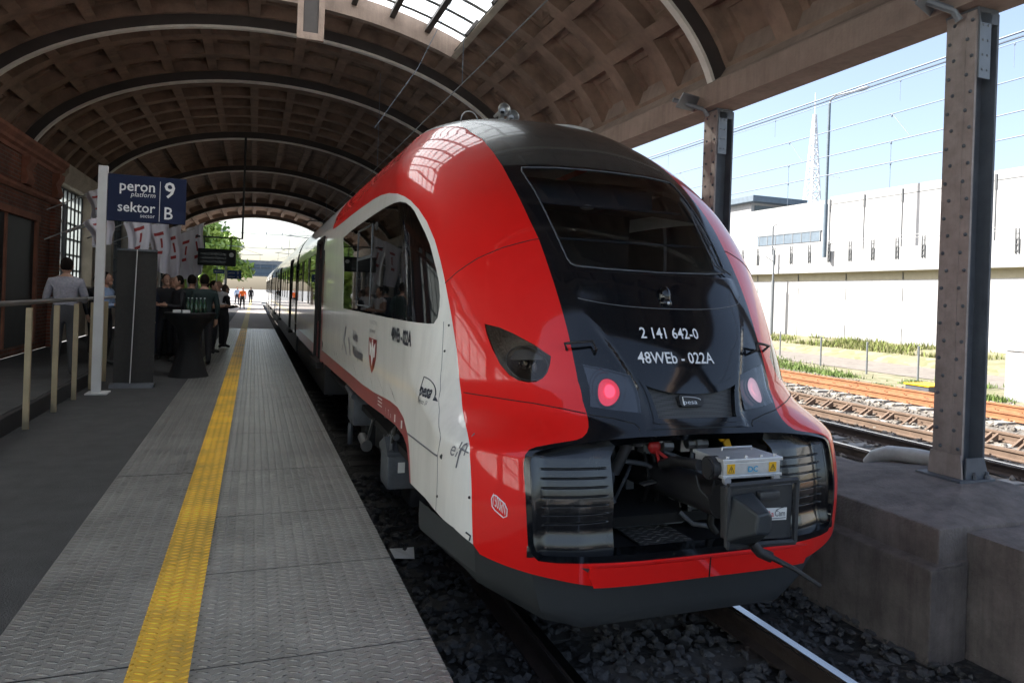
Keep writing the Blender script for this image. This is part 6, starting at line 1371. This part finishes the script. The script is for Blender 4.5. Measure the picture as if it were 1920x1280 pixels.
# far signs
fs_ = thing('platform_sign', 'small blue sign far down the platform reading peron 9 sektor A', 'sign', (-1.34, 38, 0)); b = MB(); b.box(-.05, .05, -.05, .05, 0, 2.9); b.build('post', M['pole_w'], fs_); b = MB(); b.box(.06, .72, -.03, .03, 2.05, 2.48); q_ = b.build('sign_board', M['txt_blue'] if False else mat('sign_blue_lit', (.015, .06, .25), .4), fs_)
b = MB(); put_text(b, 'peron', lambda u, v: (.42+u, -.032, 2.31+v), .14, 'RIGHT', 0, .9, .01); put_text(b, 'sektor', lambda u, v: (.42+u, -.032, 2.12+v), .13, 'RIGHT', 0, .9, .01); put_text(b, '9', lambda u, v: (.50+u, -.032, 2.28+v), .20, bold=.01); put_text(b, 'A', lambda u, v: (.50+u, -.032, 2.08+v), .18, bold=.01); b.build('lettering', M['txt_white'], q_)
as_ = thing('direction_sign', 'small blue direction sign with white arrow left of the far platform sign', 'sign', (-1.68, 38.3, 0)); b = MB(); b.box(-.26, .26, -.03, .03, 2.30, 2.50); q_ = b.build('sign_board', bpy.data.materials['sign_blue_lit'], as_)
b = MB(); b.add([(-.22, -.032, 2.40), (-.15, -.032, 2.36), (-.15, -.032, 2.44)], [(0, 1, 2)]); b.box(-.15, .2, -.033, -.031, 2.385, 2.415); b.build('arrow', M['txt_white'], q_); b = MB(); b.tube([(-.1, .05, 2.5), (-.1, .05, 3.4)], .02, 6); b.tube([(-.1, .05, 0), (-.1, .05, 2.5)], .02, 6); b.build('post', M['pole_w'], as_)

# ------------------------------------------------------------------ people
def person(x, y, rz, h, lab, top, legs, hair=M['hair'], z0=0., arms='down', lean=0., coat=False, bald=False, stride=.0, shoes=M['shoe'], sleeve=None, long_hair=False):
    t = thing('person', lab, 'person', (x, y, z0), rz, 'people standing on the platform'); k = h/1.75
    J = {}; E = []
    def j(n, p, r, par=None, seg='t'):
        J[n] = (Vector((p[0]*k, (p[1]-lean*max(0, p[2]-.9))*k, p[2]*k)), r*k)
        if par: E.append((par, n, seg))
    j('pel', (0, 0, .95), .155); j('wst', (0, .01, 1.08), .145, 'pel', 'l' if not coat else 't'); j('chs', (0, .0, 1.30), .165, 'wst'); j('shm', (0, .01, 1.42), .11, 'chs'); j('nek', (0, -.005, 1.50), .058, 'shm', 's'); j('hd0', (0, -.02, 1.56), .06, 'nek', 's')
    for s, n in ((-1, 'l'), (1, 'r')):
        j('sh'+n, (s*.18, .01, 1.41), .075, 'shm'); 
        if arms == 'down' or (arms == 'one' and s < 0): el, wr = (s*.25, .03, 1.14), (s*.24, -.05, .89)
        elif arms == 'back': el, wr = (s*.29, .06, 1.15), (s*.14, -.16, 1.02)
        else: el, wr = (s*.26, -.02, 1.13), (s*.12, -.26, 1.16)
        j('el'+n, el, .052, 'sh'+n, 'a'); j('wr'+n, wr, .036, 'el'+n, 'a')
        j('hp'+n, (s*.095, 0, .88), .11, 'pel', 'l'); sd = stride*s
        j('kn'+n, (s*.105, -.02-sd*.5, .49), .075 if not coat else .10, 'hp'+n, 'l'); j('an'+n, (s*.11, .02-sd, .09), .05, 'kn'+n, 'l'); j('to'+n, (s*.13, -.15-sd, .035), .04, 'an'+n, 'f')
    names = list(J); me = bpy.data.meshes.new('person_body'); me.from_pydata([J[n][0] for n in names], [(names.index(a), names.index(b)) for a, b, _ in E], [])
    o = bpy.data.objects.new('person_body', me); COL.objects.link(o); md = o.modifiers.new('skin', 'SKIN'); sd_ = o.modifiers.new('sub', 'SUBSURF'); sd_.levels = 1
    for i, n in enumerate(names):
        v = me.skin_vertices[0].data[i]; r = J[n][1]; v.radius = (r*1.12, r*.78) if n in ('chs', 'wst', 'pel') else (r, r); v.use_root = n == 'pel'
    dg = bpy.context.evaluated_depsgraph_get(); dg.update(); m2 = bpy.data.meshes.new_from_object(o.evaluated_get(dg)); bpy.data.objects.remove(o)
    vs = [tuple(v.co) for v in m2.vertices]; fs = [tuple(p.vertices) for p in m2.polygons]; cs = [p.center.copy() for p in m2.polygons]; bpy.data.meshes.remove(m2)
    b = MB(); b.add(vs, fs)
    def dist(c, a, d): a = J[a][0]; d = J[d][0]; q = d-a; u = max(0, min(1, (c-a).dot(q)/q.dot(q))); return (c-a-q*u).length
    mats = [top, legs, M['skin'], shoes, sleeve or top]; mi = {'t': 0, 'a': 4, 'l': 1, 's': 2, 'f': 3}
    b.m = []
    for c in cs:
        a_, d_, sg = min(E, key=lambda e: dist(c, e[0], e[1])-.6*min(J[e[0]][1], J[e[1]][1])); m_ = mi[sg]
        if coat and m_ == 1 and c.z > .45*k: m_ = 0
        if not coat and m_ == 0 and c.z < 1.0*k: m_ = 1
        b.m.append(m_)
    # hands: palm, four fingers and thumb
    for s, n in ((-1, 'l'), (1, 'r')):
        w = J['wr'+n][0]; d = (w-J['el'+n][0]).normalized(); u = Vector((0, -1, 0)) if abs(d.y) < .7 else Vector((s*-1., 0, 0)); u = (u-d*u.dot(d)).normalized(); v_ = d.cross(u)
        b.tube([w-d*.02*k, w+d*.04*k, w+d*.09*k], [.03*k, .04*k, .034*k], 7, 2)
        for q, L in zip((-.026, -.009, .009, .026), (.062, .075, .07, .055)):
            p = w+d*.085*k+u*q*k; b.tube([p, p+d*L*.5*k+v_*.008*k*s, p+d*L*.9*k+v_*.03*k*s], [.010*k, .009*k, .007*k], 5, 2)
        p = w+d*.03*k+u*.035*k; b.tube([p, p+d*.03*k+u*.025*k, p+d*.065*k+u*.03*k], [.012*k, .011*k, .008*k], 5, 2)
    hc = Vector((0, -.025-lean*.7, 1.645))*k; b.ell(hc, (.078*k, .098*k, .118*k), 14, 10, 2)
    b.ell(hc+Vector((0, -.10, -.015))*k, (.016*k, .026*k, .03*k), 7, 5, 2)                       # nose
    b.ell(hc+Vector((0, -.075, -.085))*k, (.045*k, .035*k, .04*k), 8, 6, 2)                      # chin
    for s in (-1, 1): b.ell(hc+Vector((s*.08, .01, -.01))*k, (.012*k, .022*k, .034*k), 7, 5, 2); b.ell(hc+Vector((s*.032, -.088, .012))*k, (.012*k, .008*k, .007*k), 6, 4, 3)
    b.ell(hc+Vector((0, -.092, -.055))*k, (.024*k, .010*k, .007*k), 7, 4, 4 if False else 2)
    b.build('body', mats, t, 70)
    hb = MB(); n_, m_ = 14, 9; vs = []; fs = []
    lim = -.35 if not long_hair else -1.0
    hb.ell(hc+Vector((0, .022, .022))*k, (.086*k, .092*k, .112*k), 14, 10)
    if long_hair: hb.ell(hc+Vector((0, .05, -.10))*k, (.085*k, .06*k, .14*k), 12, 8)
    if bald: hb = MB(); hb.ell(hc+Vector((0, .045, -.012))*k, (.083*k, .07*k, .07*k), 12, 8)
    hb.build('hair', hair, t, 80)
    if not coat:
        cb2 = MB(); cb2.tube([(.0, .0-lean*.55*k, 1.455*k), (0, .0-lean*.57*k, 1.49*k)], [.078*k, .068*k], 12, cap=False); cb2.build('collar', top, t, 60)
    return t
person(-2.60, 12.0, PI+.1, 1.74, 'man in a checked grey shirt seen from behind at the railing', M['shirt'], M['trousers'], z0=.2, arms='front', stride=.05)
person(-2.72, 15.6, PI-1.9, 1.8, 'man in a light blue shirt beyond the sign post', M['shirt_b'], M['suit_k'], arms='front', z0=0)
person(-2.42, 15.9, PI/2, 1.72, 'guest in a dark navy suit between sign post and banner', M['suit_n'], M['suit_n'], arms='down')
person(-2.05, 16.9, .6, 1.82, 'guest in navy suit half hidden by the roll-up banner', M['suit_n'], M['suit_n'], arms='front')
person(-1.80, 17.0, .35, 1.83, 'man in dark suit and white shirt right of the banner', M['suit_k'], M['suit_k'], arms='down', sleeve=M['suit_k'])
person(-1.86, 19.0, .1, 1.78, 'pale faced guest standing behind the suited man', M['shirt_w'], M['suit_k'], bald=True)
person(-1.47, 16.2, -1.2, 1.80, 'dark haired man in black suit turned to his neighbour', M['suit_k'], M['suit_k'], arms='front')
person(-1.26, 16.6, PI-.2, 1.83, 'man in dark green suit with his back turned', M['suit_g'], M['suit_g'])
person(-.94, 15.5, PI+.25, 1.83, 'man in dark suit with thick dark hair behind the bottles', M['suit_g'], M['suit_k'])
person(-.92, 18.4, 1.2, 1.74, 'man with bare forearms behind the dark suit', M['shirt_w'], M['suit_k'], arms='front', sleeve=M['skin'])
person(-.86, 20.2, -.5, 1.76, 'balding man in white shirt facing the woman in the coat', M['shirt_w'], M['suit_k'], bald=True, arms='front')
person(-.73, 20.2, PI/2+.5, 1.66, 'woman in a long dark coat at the edge of the group', M['coat_k'], M['coat_k'], coat=True, hair=mat('hair_brown', (.04, .025, .015), .6), long_hair=True, arms='front')
person(-.80, 57, .2, 1.66, 'worker in an orange hi-vis vest on the far sunlit platform', M['orange'], M['suit_k'], lean=.15, stride=.22)
person(-1.45, 70, .4, 1.7, 'person in a pale shirt beyond the orange vest worker', M['shirt_b'], M['suit_n'], stride=.15)
person(-.30, 80, .2, 1.72, 'farthest dark figure on the platform line', M['suit_k'], M['suit_k'])
person(-3.2, 17.5, .8, 1.76, 'guest in black before the tall window left of the flags', M['suit_k'], M['suit_k'])
person(-1.62, 18.0, PI-.6, 1.79, 'guest in a black suit standing deep in the group', M['suit_k'], M['suit_k'])
person(-1.10, 18.6, PI+.5, 1.76, 'guest in navy seen between the two dark suits', M['suit_n'], M['suit_n'])
person(-2.25, 17.7, 1.2, 1.77, 'guest in dark suit right behind the roll-up banner', M['suit_k'], M['suit_n'])
person(-2.0, 20.4, .3, 1.75, 'guest in white shirt at the back of the group', M['shirt_w'], M['suit_k'])
